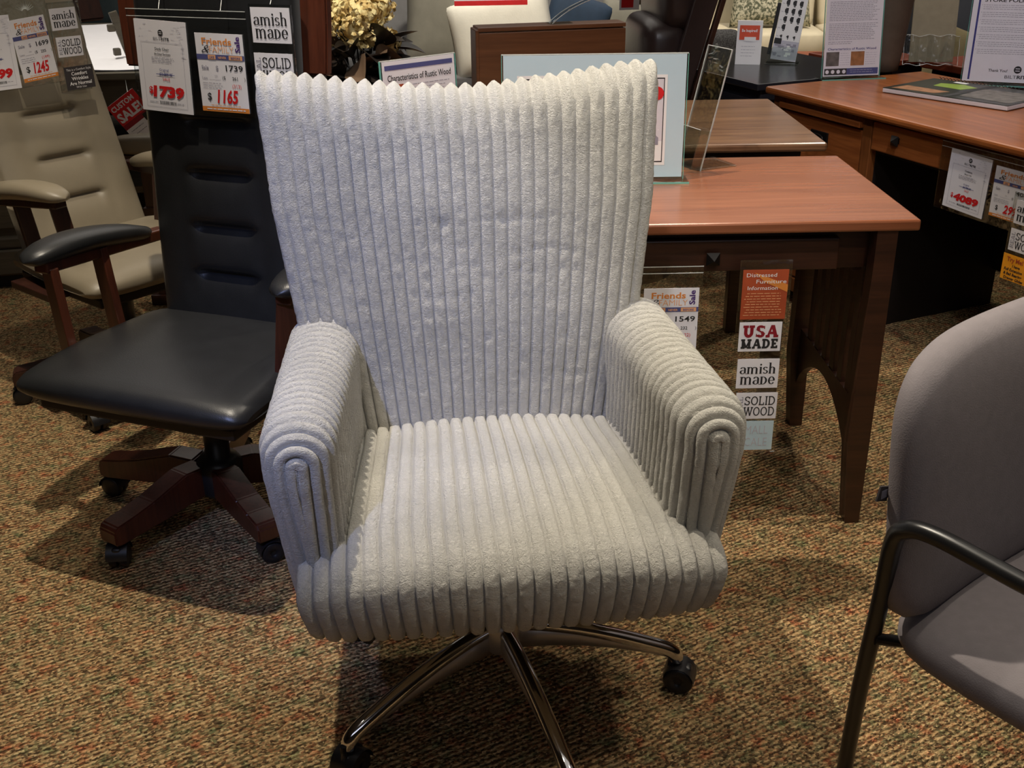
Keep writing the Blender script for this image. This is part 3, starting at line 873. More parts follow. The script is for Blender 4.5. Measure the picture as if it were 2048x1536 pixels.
def right_desk():
    ang = math.atan2(-.914, .405)
    W, D = 1.75, .72
    root = empty('executive_desk', (.918, 4.015, 0), ang, 'reddish oak mission desk with drawers, its top carrying the store policies sign', 'desk')
    bm = bmesh.new(); slab(bm, 0, W, 0, D, .735, .76, .008); obj('desk_top', bm, 'oak', root)
    bm = bmesh.new()
    slab(bm, .02, .06, .03, .06, .05, .735, .002); slab(bm, .495, .535, .03, .06, .05, .735, .002)
    slab(bm, .02, .535, .03, .05, .705, .735, .002); slab(bm, .02, .535, .035, .05, .505, .525, .002); slab(bm, .02, .535, .035, .05, .28, .30, .002); slab(bm, .02, .535, .03, .05, .05, .1, .002)
    slab(bm, .02, .04, .05, D-.03, .05, .735, .002); obj('pedestal', bm, 'oakz', root)
    bm = bmesh.new(); slab(bm, .515, .535, .06, D-.03, .0, .735, .001); obj('kneehole_side', bm, 'deepdark', root)  # kneehole shade put into the colour of this oak side
    bm = bmesh.new(); slab(bm, .065, .49, .018, .05, .695, .715, .003); obj('writing_slide', bm, 'oak', root)
    for z0, z1 in ((.53, .685), (.305, .50), (.105, .275)):
        bm = bmesh.new(); slab(bm, .068, .487, .036, .06, z0, z1, .004); d = obj('drawer_front', bm, 'oak', root)
        bm = bmesh.new(); zc = (z0+z1)/2+.015
        slab(bm, .235, .325, .03, .037, zc-.025, zc+.025, .002)
        pts = [(.28+.032*math.cos(a), .022-.006*math.sin(-a), zc+.004+.026*math.sin(a)) for a in [PI+PI*k/14 for k in range(15)]]+[(.28+.032*math.cos(a), .022, zc+.004+.012*math.sin(a)) for a in [PI*k/10 for k in range(11)]]
        tube(bm, pts, .003, 8)
        obj('drawer_pull', bm, 'iron', d)
    bm = bmesh.new(); slab(bm, .54, 1.40, .03, .05, .635, .725, .004); d = obj('drawer_front', bm, 'oak', root)
    pyramid_knob(d, .655, .03, .685, .016); pyramid_knob(d, 1.28, .03, .685, .016)
    bm = bmesh.new(); slab(bm, 1.41, W-.02, .03, D-.03, .05, .735, .003); obj('far_pedestal', bm, 'oakz', root)
    bm = bmesh.new(); slab(bm, .54, 1.41, D-.06, D-.04, .14, .735, .002); slab(bm, .54, 1.41, .06, D-.06, .62, .635, .002); obj('modesty_panel', bm, 'deepdark', root)  # near-black colour stands in for shade at the back of the kneehole
    return root

def black_desk():
    ang = math.atan2(-.914, .405)
    root = empty('black_desk', (.905-.405*.85, 4.045+.914*.85, 0), ang, 'black lacquered desk in line with the oak desk, under the orange and white tent card', 'desk')
    bm = bmesh.new(); slab(bm, 0, .84, .0, .62, .735, .76, .004); obj('desk_top', bm, 'blackdesk', root)
    bm = bmesh.new(); slab(bm, .03, .82, .03, .6, .04, .735, .004); obj('desk_body', bm, 'blackdesk', root)
    bm = bmesh.new(); slab(bm, .06, .40, .016, .03, .55, .70, .003); slab(bm, .43, .79, .016, .03, .55, .70, .003); obj('drawer_front', bm, 'blackdesk', root)
    return root

RX90 = PI/2
def place_card(parent, name, card, x, z, y=0, tilt=0, label=None, tiltback=0):
    bm, mats = card
    m = Matrix.Translation((x, y, z)) @ Matrix.Rotation(-tilt, 4, 'Y') @ Matrix.Rotation(RX90-tiltback, 4, 'X')
    o = obj(name, bm, mats, parent, mtx=m)
    if label: o['label'] = label
    return o

def pouch(parent, x0, x1, z0, z1, y=0, slot=True, tilt=0):
    bm = bmesh.new(); w, h = x1-x0, z1-z0
    box(bm, (w/2, 0, h/2), (w, .0012, h), 0)
    for a in ((0, h-.004, w, h), (0, 0, w, .0014), (0, 0, .0014, h), (w-.0014, 0, w, h)):
        box(bm, ((a[0]+a[2])/2, 0, (a[1]+a[3])/2), (a[2]-a[0], .0026, a[3]-a[1]), 0, mi=0)
    if slot: box(bm, (w/2, -.001, h-.016), (w, .0016, .0012), 0, mi=1); box(bm, (w/2, -.001, h-.001), (w, .0016, .0014), 0, mi=1)
    return obj('plastic_sleeve', bm, ['clear', 'glint'], parent, mtx=Matrix.Translation((x0, y, z0)) @ Matrix.Rotation(-tilt, 4, 'Y'))

def loop(parent, x, z, y=0, h=.05, back=.03):
    bm = bmesh.new(); tube(bm, [(x, y, z), (x+.003, y+back*.4, z+h*.5), (x-.002, y+back, z+h)], .0007, 6)
    return obj('hanging_loop', bm, 'glint', parent)

def local_root(base, rz, lx, ly, lz, *a, **k):
    c, s = math.cos(rz), math.sin(rz)
    return empty(a[0], (base[0]+lx*c-ly*s, base[1]+lx*s+ly*c, lz), rz, *a[1:], **k)

def card_distressed(w=.1, h=.115):
    bm = bmesh.new(); board(bm, w, h)
    quadp(bm, [(w*.25, h*.95), (w, h*.7), (w, h*.55), (w*.5, h*.75)], 2, .0004)
    for i, (s, x) in enumerate((('Distressed', .08), ('Furniture', .3), ('Information', .12))): sans(bm, s, w*x, h*(.86-.13*i), h*.08, 1, w=w*.66)
    for i in range(9): lines(bm, w*(.06+.03*(i % 3)), w*.92, h*(.06+.055*i), h*(.06+.055*(i+1)), 1, 3, .0014, ragged=.1)
    return bm, ['rust', 'whitecard', 'orange', 'peach']
def card_small(w=.085, h=.075):
    bm = bmesh.new(); board(bm, w, h)
    sans(bm, 'SMALL', w*.1, h*.56, h*.3, 1, w=w*.75, bold=-.01); sans(bm, 'SCALE', w*.1, h*.14, h*.3, 1, w=w*.75, bold=-.01)
    return bm, ['skyblue', 'lightink']
def card_comfort(w=.09, h=.07):
    bm = bmesh.new(); board(bm, w, h)
    sans(bm, 'This is a Comfort Style', w*.5, h*.82, h*.1, 1, w=w*.86, align='CENTER')
    for i, s in enumerate(('Comfort', 'Wrinkles', 'Are Normal')): sans(bm, s, w*.5, h*(.62-.21*i), h*.15, 1, align='CENTER', bold=.02)
    sans(bm, 'With Use', w*.5, h*.06, h*.09, 1, align='CENTER')
    return bm, ['charcoalcard', 'whitecard']
def card_try(w=.11, h=.075):
    bm = bmesh.new(); board(bm, w, h)
    sans(bm, 'Try Me!', w*.12, h*.74, h*.17, 2, bold=.03)
    for i, (s, x) in enumerate((('I have', .3), ('Full Extension', .08), ('& Ball Bearing', .08), ('Drawer Glides', .1))): sans(bm, s, w*x, h*(.54-.165*i), h*.11, 1, bold=.03, shear=.15)
    return bm, ['amber', 'ink', 'rust']

def hanging_tags():
    B, b = (-.72, 2.38), R(-21)
    r = local_root(B, b, 0, .135, 0, 'price_tag_holder', 'clear sleeve with red 1739 sheet and 1165 sale card, hanging on the black chair', 'price tag')
    pouch(r, -.188, .122, .962, 1.187, 0)
    place_card(r, 'price_sheet', card_price_sheet('1739', 'Desk Chair', 'Buckeye Rockers', '$2,009.95'), -.178, .966, -.0025, R(-2.5))
    place_card(r, 'sale_card', card_family('1739', '261', '313', '1165'), -.014, .972, -.0025, R(-.5))
    loop(r, -.10, 1.187, 0, .08, .03); loop(r, .06, 1.187, 0, .08, .03)
    r = local_root(B, b, 0, .128, 0, 'wood_tag_strip', 'narrow clear strip with amish made and solid wood cards, on the black chair', 'tag')
    pouch(r, .136, .240, 1.035, 1.203, 0, False)
    place_card(r, 'amish_card', card_amish(), .141, 1.125, -.0025); place_card(r, 'solid_wood_card', card_solid(), .139, 1.038, -.0025)
    loop(r, .19, 1.203, 0, .05, .03)
    # taupe chair
    C, c = (-1.155, 3.21), R(46)
    r = local_root(C, c, 0, .19, 0, 'price_tag_holder', 'clear sleeve with red 1699 sheet and 1245 sale card, hanging on the taupe chair', 'price tag')
    pouch(r, -.29, -.03, .905, 1.15, 0, False, tilt=R(2))
    place_card(r, 'price_sheet', card_price_sheet('1699', 'Desk Chair', 'Buckeye Rockers', '$1,999.95', .125, .2), -.275, .912, -.0025, R(0))
    place_card(r, 'sale_card', card_family('1699', '255', '199', '1245', .104, .172), -.140, .924, -.0035, R(5))
    bm = bmesh.new()
    rr = random.Random(2)
    for k in range(11): a = R(25+13*k); q = Vector((-.10, 0, 1.115)); tube(bm, [q+Vector((.004*math.cos(a), 0, .004*math.sin(a)))*2, q+Vector((.028*math.cos(a), -.001, .03*math.sin(a)))], [.0009, .0004], 5)
    obj('hanging_loop', bm, 'glint', r)
    r = local_root(C, c, 0, .18, 0, 'wood_tag_strip', 'clear strip with amish made, solid wood and dark wrinkles cards, on the taupe chair', 'tag')
    pouch(r, -.04, .055, .885, 1.135, 0, False, tilt=R(0))
    place_card(r, 'amish_card', card_amish(.078, .06), -.036, 1.058, -.0025, R(1)); place_card(r, 'solid_wood_card', card_solid(.076, .056), -.031, .983, -.0025, R(0))
    place_card(r, 'wrinkles_card', card_comfort(.088, .066), -.022, .888, -.003, R(1))
    # front desk
    r = empty('price_tag_holder', (.004, 2.282, -.008), R(1), 'clear sleeve with 1549 sale card, hanging from the cherry desk drawer', 'price tag')
    pouch(r, .14, .418, .445, .672, 0); place_card(r, 'sale_card', card_family('1549', '232', '122', '1195'), .289, .454, -.0025)
    place_card(r, 'price_sheet', card_price_sheet('1549', 'Writing Desk', 'Country View', '$1,799.95', .13, .19), .150, .452, -.0025)
    r = empty('wood_tag_strip', (.010, 2.272, -.008), R(1), 'long clear strip of stacked cards with USA made, hanging from the cherry desk', 'tag')
    pouch(r, .490, .604, .215, .686, 0, False)
    for nm, cd, x, z in (('information_card', card_distressed(), .497, .549), ('usa_made_card', card_usa(), .498, .472), ('amish_card', card_amish(), .500, .381), ('solid_wood_card', card_solid(), .503, .303), ('small_scale_card', card_small(), .510, .222)):
        place_card(r, nm, cd, x, z, -.0025)
    # right desk
    O, o_ = (.918, 4.015), math.atan2(-.914, .405)
    r = local_root(O, o_, 0, .022, 0, 'price_tag_holder', 'clear sleeve with 4089 price sheet and 2995 sale card, under the oak desk drawer', 'price tag')
    pouch(r, .85, 1.22, .525, .725, 0)
    place_card(r, 'price_sheet', card_price_sheet('4089', 'Credenza', 'Mission Oak', '$4,789.95', .155, .172), .885, .538, -.0025, R(-2))
    place_card(r, 'sale_card', card_family('4089', '613', '481', '2995', .14, .142), 1.062, .552, -.0025, R(0))
    r = local_root(O, o_, 0, .012, 0, 'wood_tag_strip', 'clear strip with amish made and orange try me cards, under the oak desk', 'tag')
    pouch(r, 1.148, 1.27, .375, .64, 0, False)
    for nm, cd, x, z in (('amish_card', card_amish(.1, .066), 1.160, .555), ('solid_wood_card', card_solid(.1, .062), 1.158, .478), ('try_me_card', card_try(.12, .074), 1.148, .392)):
        place_card(r, nm, cd, x, z, -.0025)

def acrylic_stand(loc, yaw, w, h, label, sheet, tb=R(4), basecol='acrylic', depth=.07):
    """upright acrylic holder on a flat foot, with its printed sheet"""
    r = empty('sign_holder', loc, yaw, label, 'sign')
    bm = bmesh.new()
    m = Matrix.Rotation(-tb, 4, 'X')
    box(bm, (0, 0, h/2+.008), (w+.008, .005, h+.006), .0005, rot=None)
    bmesh.ops.transform(bm, matrix=m, verts=bm.verts)
    for s in (-1, 1):
        t = bmesh.new(); box(t, (s*(w/2+.004), 0, h/2+.008), (.0014, .006, h+.007), 0, mi=1); join(bm, t, m, 1)
    t = bmesh.new(); box(t, (0, 0, h+.0115), (w+.008, .006, .002), 0); join(bm, t, m, 2)
    box(bm, (0, 0, .002), (w+.03, depth, .004), .001)
    box(bm, (0, -depth/2, .002), (w+.03, .0015, .0042), 0, mi=1)
    obj('acrylic_holder', bm, [basecol, 'acredge', 'glint'], r)
    cbm, mats = sheet
    obj('printed_sheet', cbm, mats, r, mtx=m @ Matrix.Translation((-w/2, -.0035, .010)) @ Matrix.Rotation(RX90, 4, 'X'))
    return r

def sheet_blue(w=.432, h=.29):
    bm = bmesh.new(); board(bm, w, h)
    rect(bm, w*.075, h*.1, w*.9, h*.84, 1); rect(bm, w*.09, h*.125, w*.885, h*.815, 2, .0006); rect(bm, w*.095, h*.135, w*.88, h*.805, 3, .0008)
    rnd = random.Random(4)
    for i in range(16):     # plain snowy treeline, slope and a red balloon of colour
        x = w*(.12+.045*i); quadp(bm, [(x, h*.3), (x+.012, h*.3), (x+.006, h*(.42+.1*rnd.random()))], 4, .001)
    quadp(bm, [(w*.095, h*.135), (w*.88, h*.135), (w*.88, h*.3), (w*.5, h*.34), (w*.095, h*.26)], 1, .0012)
    disc(bm, w*.845, h*.69, .016, 5, .0014); disc(bm, w*.3, h*.6, .02, 5, .0014)
    for i in range(40): x, y = rnd.uniform(.11, .86)*w, rnd.uniform(.3, .78)*h; disc(bm, x, y, .0012, 1, .0013, 6)
    quadp(bm, [(w*.8, h*.27), (w*.86, h*.27), (w*.86, h*.33), (w*.83, h*.37), (w*.8, h*.33)], 4, .0015)
    return bm, ['skyblue', 'whitecard', 'ink', 'snow', 'greyink', 'red']
def sheet_char(w=.216, h=.275):
    bm = bmesh.new(); board(bm, w, h)
    rect(bm, w*.03, h*.925, w*.97, h*.965, 1); sans(bm, 'Characteristics of Rustic Wood', w*.06, h*.83, h*.055, 2, w=w*.88, bold=.012)
    rect(bm, w*.05, h*.62, w*.27, h*.8, 3); sans(bm, 'Rustic Cherry', w*.06, h*.765, h*.02, 0, z=.0009)
    lines(bm, w*.3, w*.92, h*.62, h*.8, 6, 4, .0016); rect(bm, w*.05, h*.4, w*.27, h*.58, 5); lines(bm, w*.3, w*.92, h*.4, h*.58, 6, 4, .0016)
    lines(bm, w*.05, w*.92, h*.05, h*.35, 10, 4, .0016)
    return bm, ['paper', 'navy', 'ink', 'rust', 'greyink', 'photobrown']
def sheet_101(w=.216, h=.30):
    bm = bmesh.new(); board(bm, w, h)
    rect(bm, w*.02, h*.94, w*.98, h*.99, 1); sans(bm, 'Rustic / Distressed Wood 101', w*.06, h*.89, h*.033, 2, w=w*.88, bold=.012)
    lines(bm, w*.06, w*.94, h*.64, h*.87, 12, 3, .0016); lines(bm, w*.06, w*.94, h*.42, h*.62, 10, 3, .0016); lines(bm, w*.06, w*.5, h*.37, h*.41, 2, 3, .0016)
    sans(bm, 'Characteristics of Rustic Wood', w*.06, h*.305, h*.028, 2, w=w*.86, bold=.01)
    rect(bm, w*.04, h*.12, w*.27, h*.285, 4); rect(bm, w*.48, h*.12, w*.72, h*.285, 5)
    lines(bm, w*.29, w*.46, h*.12, h*.28, 6, 6, .0013); lines(bm, w*.74, w*.95, h*.12, h*.28, 6, 6, .0013)
    rect(bm, w*.02, h*.015, w*.98, h*.09, 1); rect(bm, w*.02, h*.015, w*.42, h*.09, 7, .0006)
    for i in range(4): disc(bm, w*(.07+.1*i), h*.052, .007, 0, .001, 12)
    lines(bm, w*.48, w*.92, h*.03, h*.08, 2, 6, .0014, .001)
    return bm, ['paper', 'navy', 'blueink', 'greyink', 'photogrey', 'photobrown', 'lightink', 'charcoalcard']
def sheet_policies(w=.216, h=.30):
    bm = bmesh.new(); board(bm, w, h)
    rect(bm, w*.0, h*.02, w*.075, h*1.0, 0); rect(bm, w*.08, h*.02, w*.11, h*1.0, 1)
    sans(bm, 'STORE POLICIES', w*.17, h*.89, h*.042, 2, w=w*.78, bold=.015)
    for i in range(7): lines(bm, w*.16, w*.95, h*(.80-.082*i), h*(.865-.082*i), 3, 3, .0013); disc(bm, w*.14, h*(.855-.082*i), .001, 2, .001, 6)
    sans(bm, 'Thank You!', w*.38, h*.115, h*.032, 2, bold=.015)
    biltrite(bm, w*.82, h*.045, .042, 2)
    return bm, ['paper', 'blueink', 'ink', 'greyink']

def signs():
    acrylic_stand((.205, 2.665, .76), R(-.5), .432, .29, 'wide acrylic holder with pale blue picture board, on the cherry desk', sheet_blue(), R(1))
    acrylic_stand((-.21, 2.755, .76), R(40), .216, .275, 'acrylic holder with characteristics of rustic wood sheet, behind the white chair back', sheet_char(), R(3))
    acrylic_stand((1.262, 4.155, .76), R(8), .216, .30, 'acrylic holder with rustic distressed wood sheet, on the oak desk left end', sheet_101(), R(6))
    acrylic_stand((1.725, 3.975, .76), R(-22), .226, .31, 'acrylic holder with store policies sheet, on the oak desk behind the spiral catalogue', sheet_policies(), R(6))
    # brochure holder leaning behind the blue board
    r = empty('brochure_holder', (.462, 2.80, .76), R(-66), 'empty clear brochure holder leaning just right of the blue board', 'brochure holder')
    bm = bmesh.new(); t = R(14); m = Matrix.Rotation(-t, 4, 'X')
    for c, s in (((0, 0, .15), (.105, .003, .30)), ((0, -.03, .05), (.105, .003, .10)), ((.052, -.015, .05), (.003, .03, .1)), ((-.052, -.015, .05), (.003, .03, .1)), ((0, -.015, .002), (.105, .03, .003))):
        q = bmesh.new(); box(q, c, s, .0006); join(bm, q, m)
    for c, s in (((-.052, 0, .15), (.0014, .0034, .30)), ((.052, 0, .15), (.0014, .0034, .30)), ((0, 0, .301), (.105, .0034, .0016)), ((0, -.031, .10), (.105, .0016, .0016))):
        q = bmesh.new(); box(q, c, s, 0); join(bm, q, m, 1)
    rr = random.Random(8)
    for i in range(9): q = bmesh.new(); box(q, (rr.uniform(-.03, .03), -.003, .27+rr.uniform(-.03, .03)), (.02, .006, .012), .003, rot=Matrix.Rotation(rr.uniform(-1, 1), 4, 'Y')); join(bm, q, m, 0)
    box(bm, (0, .05, .003), (.105, .12, .004), .001)
    obj('holder_body', bm, ['acrylic', 'glint'], r)
    # tent card
    r = empty('tent_card', (.965, 4.56, .76), R(-14), 'white tent card with orange be inspired panel, on the black desk', 'tent card')
    w, d, h = .098, .075, .165
    bm = bmesh.new()
    prism(bm, [(-d/2, 0), (d/2, 0), (.006, h), (-.006, h)], -w/2, w/2, Matrix(((0, 0, 1, 0), (1, 0, 0, 0), (0, 1, 0, 0), (0, 0, 0, 1))), 0, .0008)
    card = obj('folded_card', bm, 'whitecard', r)
    bm = bmesh.new()
    rect(bm, .01, .095, w-.01, .15, 1); sans(bm, 'Be Inspired!', w/2, .125, .011, 0, w=w*.62, align='CENTER', bold=.02, z=.0009)
    quadp(bm, [(.03, .09), (.075, .09), (.075, .106), (.03, .106)], 0, .0007)
    for i in range(4): lines(bm, .02, w-.018, .03+.012*i, .037+.012*i, 1, 2, .0012, ragged=.3)
    lean = math.atan((d/2-.006)/h)
    obj('print', bm, ['whitecard', 'orangered', 'greyink'], card, mtx=Matrix.Translation((-w/2, -d/2-.0006, 0)) @ Matrix.Rotation(RX90-lean, 4, 'X'))
    # picture brochure in a clear easel
    r = empty('brochure', (1.10, 4.545, .76), R(-20), 'tall white brochure with rows of small dark chair pictures, leaning beside the tent card', 'brochure')
    bm = bmesh.new(); w, h = .10, .30; board(bm, w, h, 0, .004)
    rnd = random.Random(6)
    for i in range(7):
        for j in range(3):
            x = .022+.026*j; y = .085+.031*i
            if i < 6 and rnd.random() < .12: continue
            k = .55 if i == 0 else 1
            rect(bm, x, y, x+.011*k, y+.020*k, 1); rect(bm, x-.003, y+.004, x, y+.016*k, 1); rect(bm, x+.002, y-.005, x+.009*k, y-.001, 1)
        sans(bm, 'FEI', .006, .088+.031*i, .004, 2, w=.008)
    rect(bm, 0, 0, w, .075, 3); 
    for i in range(26): x = rnd.uniform(.0, .08); y = rnd.uniform(0, .06); rect(bm, x, y, x+rnd.uniform(.008, .02), y+rnd.uniform(.004, .014), rnd.choice((0, 2, 2, 3)), .0008+i*.00001)
    rect(bm, .002, .06, .03, .082, 1, .0012)
    m = Matrix.Rotation(R(-10), 4, 'X') @ Matrix.Rotation(R(6), 4, 'Y')
    obj('printed_leaflet', bm, ['whitecard', 'ink', 'greyink', 'lightink'], r, mtx=m @ Matrix.Translation((-w/2, 0, .012)) @ Matrix.Rotation(RX90, 4, 'X'))
    bm = bmesh.new(); box(bm, (0, -.012, .04), (.11, .002, .05), .0005); box(bm, (0, .0, .003), (.13, .09, .004), .001); box(bm, (-.045, .022, .13), (.014, .012, .20), .004, rot=Matrix.Rotation(R(7), 4, 'Y') @ Matrix.Rotation(R(-10), 4, 'X'), mi=1)
    obj('clear_easel', bm, ['acrylic', 'blackplastic'], r)
    # beige leaflets in a clear pocket
    r = empty('leaflet_pocket', (1.66, 4.46, .76), R(-6), 'worn clear pocket holding plain beige leaflets, on the red table behind the oak desk', 'leaflet holder')
    m = Matrix.Rotation(R(-8), 4, 'X')
    bm = bmesh.new(); box(bm, (0, 0, .16), (.16, .008, .30), .001, mi=0); box(bm, (.083, .004, .16), (.012, .012, .30), .001, mi=0); bmesh.ops.transform(bm, matrix=m, verts=bm.verts); obj('leaflets', bm, 'kraft', r)
    bm = bmesh.new()
    P = [[Vector((-.105+.21*i/16, -.014+.006*math.sin(i*1.7)+.004*math.sin(j*2.1+i), .0+.11*j/6+.004*math.sin(i*1.1))) for i in range(17)] for j in range(7)]
    grid(bm, P); 
    tube(bm, P[0], .0013, 6, 1); tube(bm, P[6], .0008, 6, 1); tube(bm, [p[0] for p in P], .0009, 6, 1); tube(bm, [p[16] for p in P], .0009, 6, 1)
    bmesh.ops.transform(bm, matrix=m, verts=bm.verts)
    obj('plastic_sleeve', bm, ['clear', 'glint'], r)
    # spiral catalogue lying on the oak desk
    yaw = math.atan2(-.36, .27)
    r = empty('catalogue', (1.285, 3.85, .76), yaw, 'large spiral bound catalogue with dark green photo cover, lying on the oak desk', 'book')
    W, D = .46, .30
    bm = bmesh.new(); box(bm, (W/2, D/2, .009), (W, D, .014), .002); obj('pages', bm, 'whitecard', r)
    bm = bmesh.new(); board(bm, W, D, 0, .001)
    quadp(bm, [(.09, .16), (.20, .15), (.22, .22), (.15, .25), (.08, .22)], 1, .0005); quadp(bm, [(.26, .05), (.44, .04), (.45, .24), (.24, .22)], 2, .0005)
    quadp(bm, [(.02, .02), (.18, .03), (.2, .09), (.03, .1)], 3, .0005); rect(bm, .10, .262, .15, .285, 4, .0006)
    quadp(bm, [(.22, .0), (.245, .0), (.25, .3), (.225, .3)], 5, .0007)
    obj('cover', bm, ['olive', 'lime', 'photogrey', 'photobrown', 'whitecard', 'ink'], r, mtx=T(0, 0, .0175))
    bm = bmesh.new()
    pts = []
    nn = 30*10
    for i in range(nn+1):
        a = 2*PI*i/10; pts.append((.02+(W-.04)*i/nn, D+.002+.009*math.sin(a), .012+.011*math.cos(a)))
    tube(bm, pts, .0011, 5); obj('spiral_binding', bm, 'blackplastic', r)

# ------------------------------------------------------------------ things further back
def hydrangeas():
    r = empty('dried_flower_arrangement', (-.43, 3.30, .781), 0, 'dried yellow hydrangeas with dark magnolia leaves, behind the black chair headrest', 'plant')
    bm = bmesh.new(); lathe(bm, [(.04, 0), (.07, .01), (.085, .05), (.075, .09), (.05, .11), (.045, .11)], 24); obj('vase', bm, 'planter', r)
    rnd = random.Random(11)
    heads = [(-.10, -.06, .28, .05), (-.13, .0, .26, .045), (.03, -.06, .32, .05), (.0, -.05, .285, .052), (.05, -.04, .26, .045), (-.03, -.02, .33, .05), (-.10, .0, .335, .04), (.06, .02, .33, .045), (.01, .03, .38, .05), (-.07, .04, .40, .05), (.085, .0, .235, .03)]
    for hx, hy, hz, hr in heads:
        bm = bmesh.new()
        for i in range(150):
            d = Vector((rnd.gauss(0, 1), rnd.gauss(0, 1), rnd.gauss(0, 1))).normalized()
            c = Vector((hx, hy, hz))+d*hr*rnd.uniform(.8, 1.1)
            q = d.to_track_quat('Z', 'Y').to_matrix().to_4x4() @ Matrix.Rotation(rnd.uniform(0, 6), 4, 'Z') @ Matrix.Rotation(rnd.uniform(-.8, .8), 4, 'X')
            s = rnd.uniform(.007, .013)
            pts = [(0, 0, .0), (s, .3*s, .3*s), (1.2*s, 1.1*s, .1*s), (.3*s, 1.3*s, .4*s), (-.6*s, .8*s, .2*s)]
            bm.faces.new([bm.verts.new(Matrix.Translation(c) @ q @ Vector(p)) for p in pts])
        cushion(bm, (hx, hy, hz), (hr*1.5,)*3, 1, 8)
        obj('flower_head', bm, 'petal', r)
    bm = bmesh.new()
    for hx, hy, hz, hr in heads: tube(bm, [(0, 0, .1), (hx*.5, hy*.5, hz*.6), (hx, hy, hz)], .0025, 6)
    obj('stems', bm, 'leafdark', r)
    for i in range(100):
        a = rnd.uniform(0, 2*PI); el = rnd.uniform(-.4, .75); L = rnd.uniform(.08, .13); w = L*.36
        base = Vector((.03*math.cos(a), .03*math.sin(a), rnd.uniform(.07, .21)))
        m = Matrix.Translation(base) @ Matrix.Rotation(a, 4, 'Z') @ Matrix.Rotation(-el, 4, 'Y') @ Matrix.Rotation(rnd.uniform(-.9, .9), 4, 'X')
        bm = bmesh.new(); P = []; off = rnd.uniform(.02, .06)
        for k in range(9):
            t = k/8; ww = w*math.sin(PI*min(1, t*.97+.03))**.8
            P.append([m @ Vector((off+L*t, ww*s, -.25*L*t*t+abs(s)*ww*.35)) for s in (-1, -.5, 0, .5, 1)])
        grid(bm, P); obj('leaf', bm, 'leafbrown' if rnd.random() < .3 else 'leafdark', r)

def sofa(name, loc, rz, w, mat, label, d=.95, seats=3, backh=.86, armw=.16, mat2=None):
    r = empty(name, loc, rz, label, 'sofa')
    bm = bmesh.new(); box(bm, (0, d/2, .22), (w, d, .24), .03, 3); box(bm, (0, d-.1, .5), (w-.02, .2, .6), .06, 4); obj('body', bm, mat, r)
    for s in (-1, 1):
        bm = bmesh.new(); box(bm, (s*(w/2-armw/2), d/2, .36), (armw, d, .52), .06, 4); obj('armrest', bm, mat, r)
    cw = (w-2*armw)/seats
    for i in range(seats):
        x = -w/2+armw+cw*(i+.5)
        bm = bmesh.new(); cushion(bm, (x, d*.38, .41), (cw*.985, d*.78, .16), .28, 16, puff=.15); obj('seat_cushion', bm, mat, r)
        bm = bmesh.new(); cushion(bm, (x, d*.68, backh-.22), (cw*.97, .22, .46), .35, 16, rot=Matrix.Rotation(-.2, 4, 'X')); obj('back_cushion', bm, mat2 or mat, r)
    bm = bmesh.new()
    for sx in (-1, 1):
        for y in (.08, d-.08): box(bm, (sx*(w/2-.1), y, .05), (.05, .05, .1), .004)
    obj('feet', bm, 'deepdark', r)
    return r

def pillow(loc, size, mat, label, rot=(0, 0, 0)):
    bm = bmesh.new(); n = 18; P = []
    for side in (1, -1):
        Q = []
        for i in range(n+1):
            row = []
            for j in range(n+1):
                u, v = -1+2*i/n, -1+2*j/n
                t = max(0, (1-u**4)*(1-v**4))**.5
                pin = 1-.07*(1-abs(u)**2)*(abs(v)**3)
                pin2 = 1-.07*(1-abs(v)**2)*(abs(u)**3)
                row.append(Vector((u*size[0]/2*pin2, side*t*size[1]/2, v*size[2]/2*pin)))
            Q.append(row)
        grid(bm, Q, flip=side < 0)
    bmesh.ops.remove_doubles(bm, verts=bm.verts[:], dist=1e-5); bmesh.ops.recalc_face_normals(bm, faces=bm.faces)
    o = obj('throw_pillow', bm, mat); o.location = loc; o.rotation_euler = rot
    return tagit(o, label, 'pillow')

def small_paper(loc, yaw, w, h, tb, label, mats, name='price_card', cat='price tag', fn=None):
    r = empty(name, loc, yaw, label, cat)
    bm = bmesh.new(); board(bm, w, h, 0)
    if fn: fn(bm, w, h)
    else:
        lines(bm, w*.1, w*.9, h*.5, h*.9, 4, 1, .002); 
        rect(bm, 0, 0, w, h*.1, 2)
    obj('printed_sheet', bm, mats, r, mtx=Matrix.Rotation(RX90-tb, 4, 'X') @ Matrix.Translation((-w/2, -h, 0)))
    bm = bmesh.new(); tube(bm, [(0, 0, 0), (.002, .01, .06)], .0008, 5); obj('hanging_loop', bm, 'glint', r)
    return r

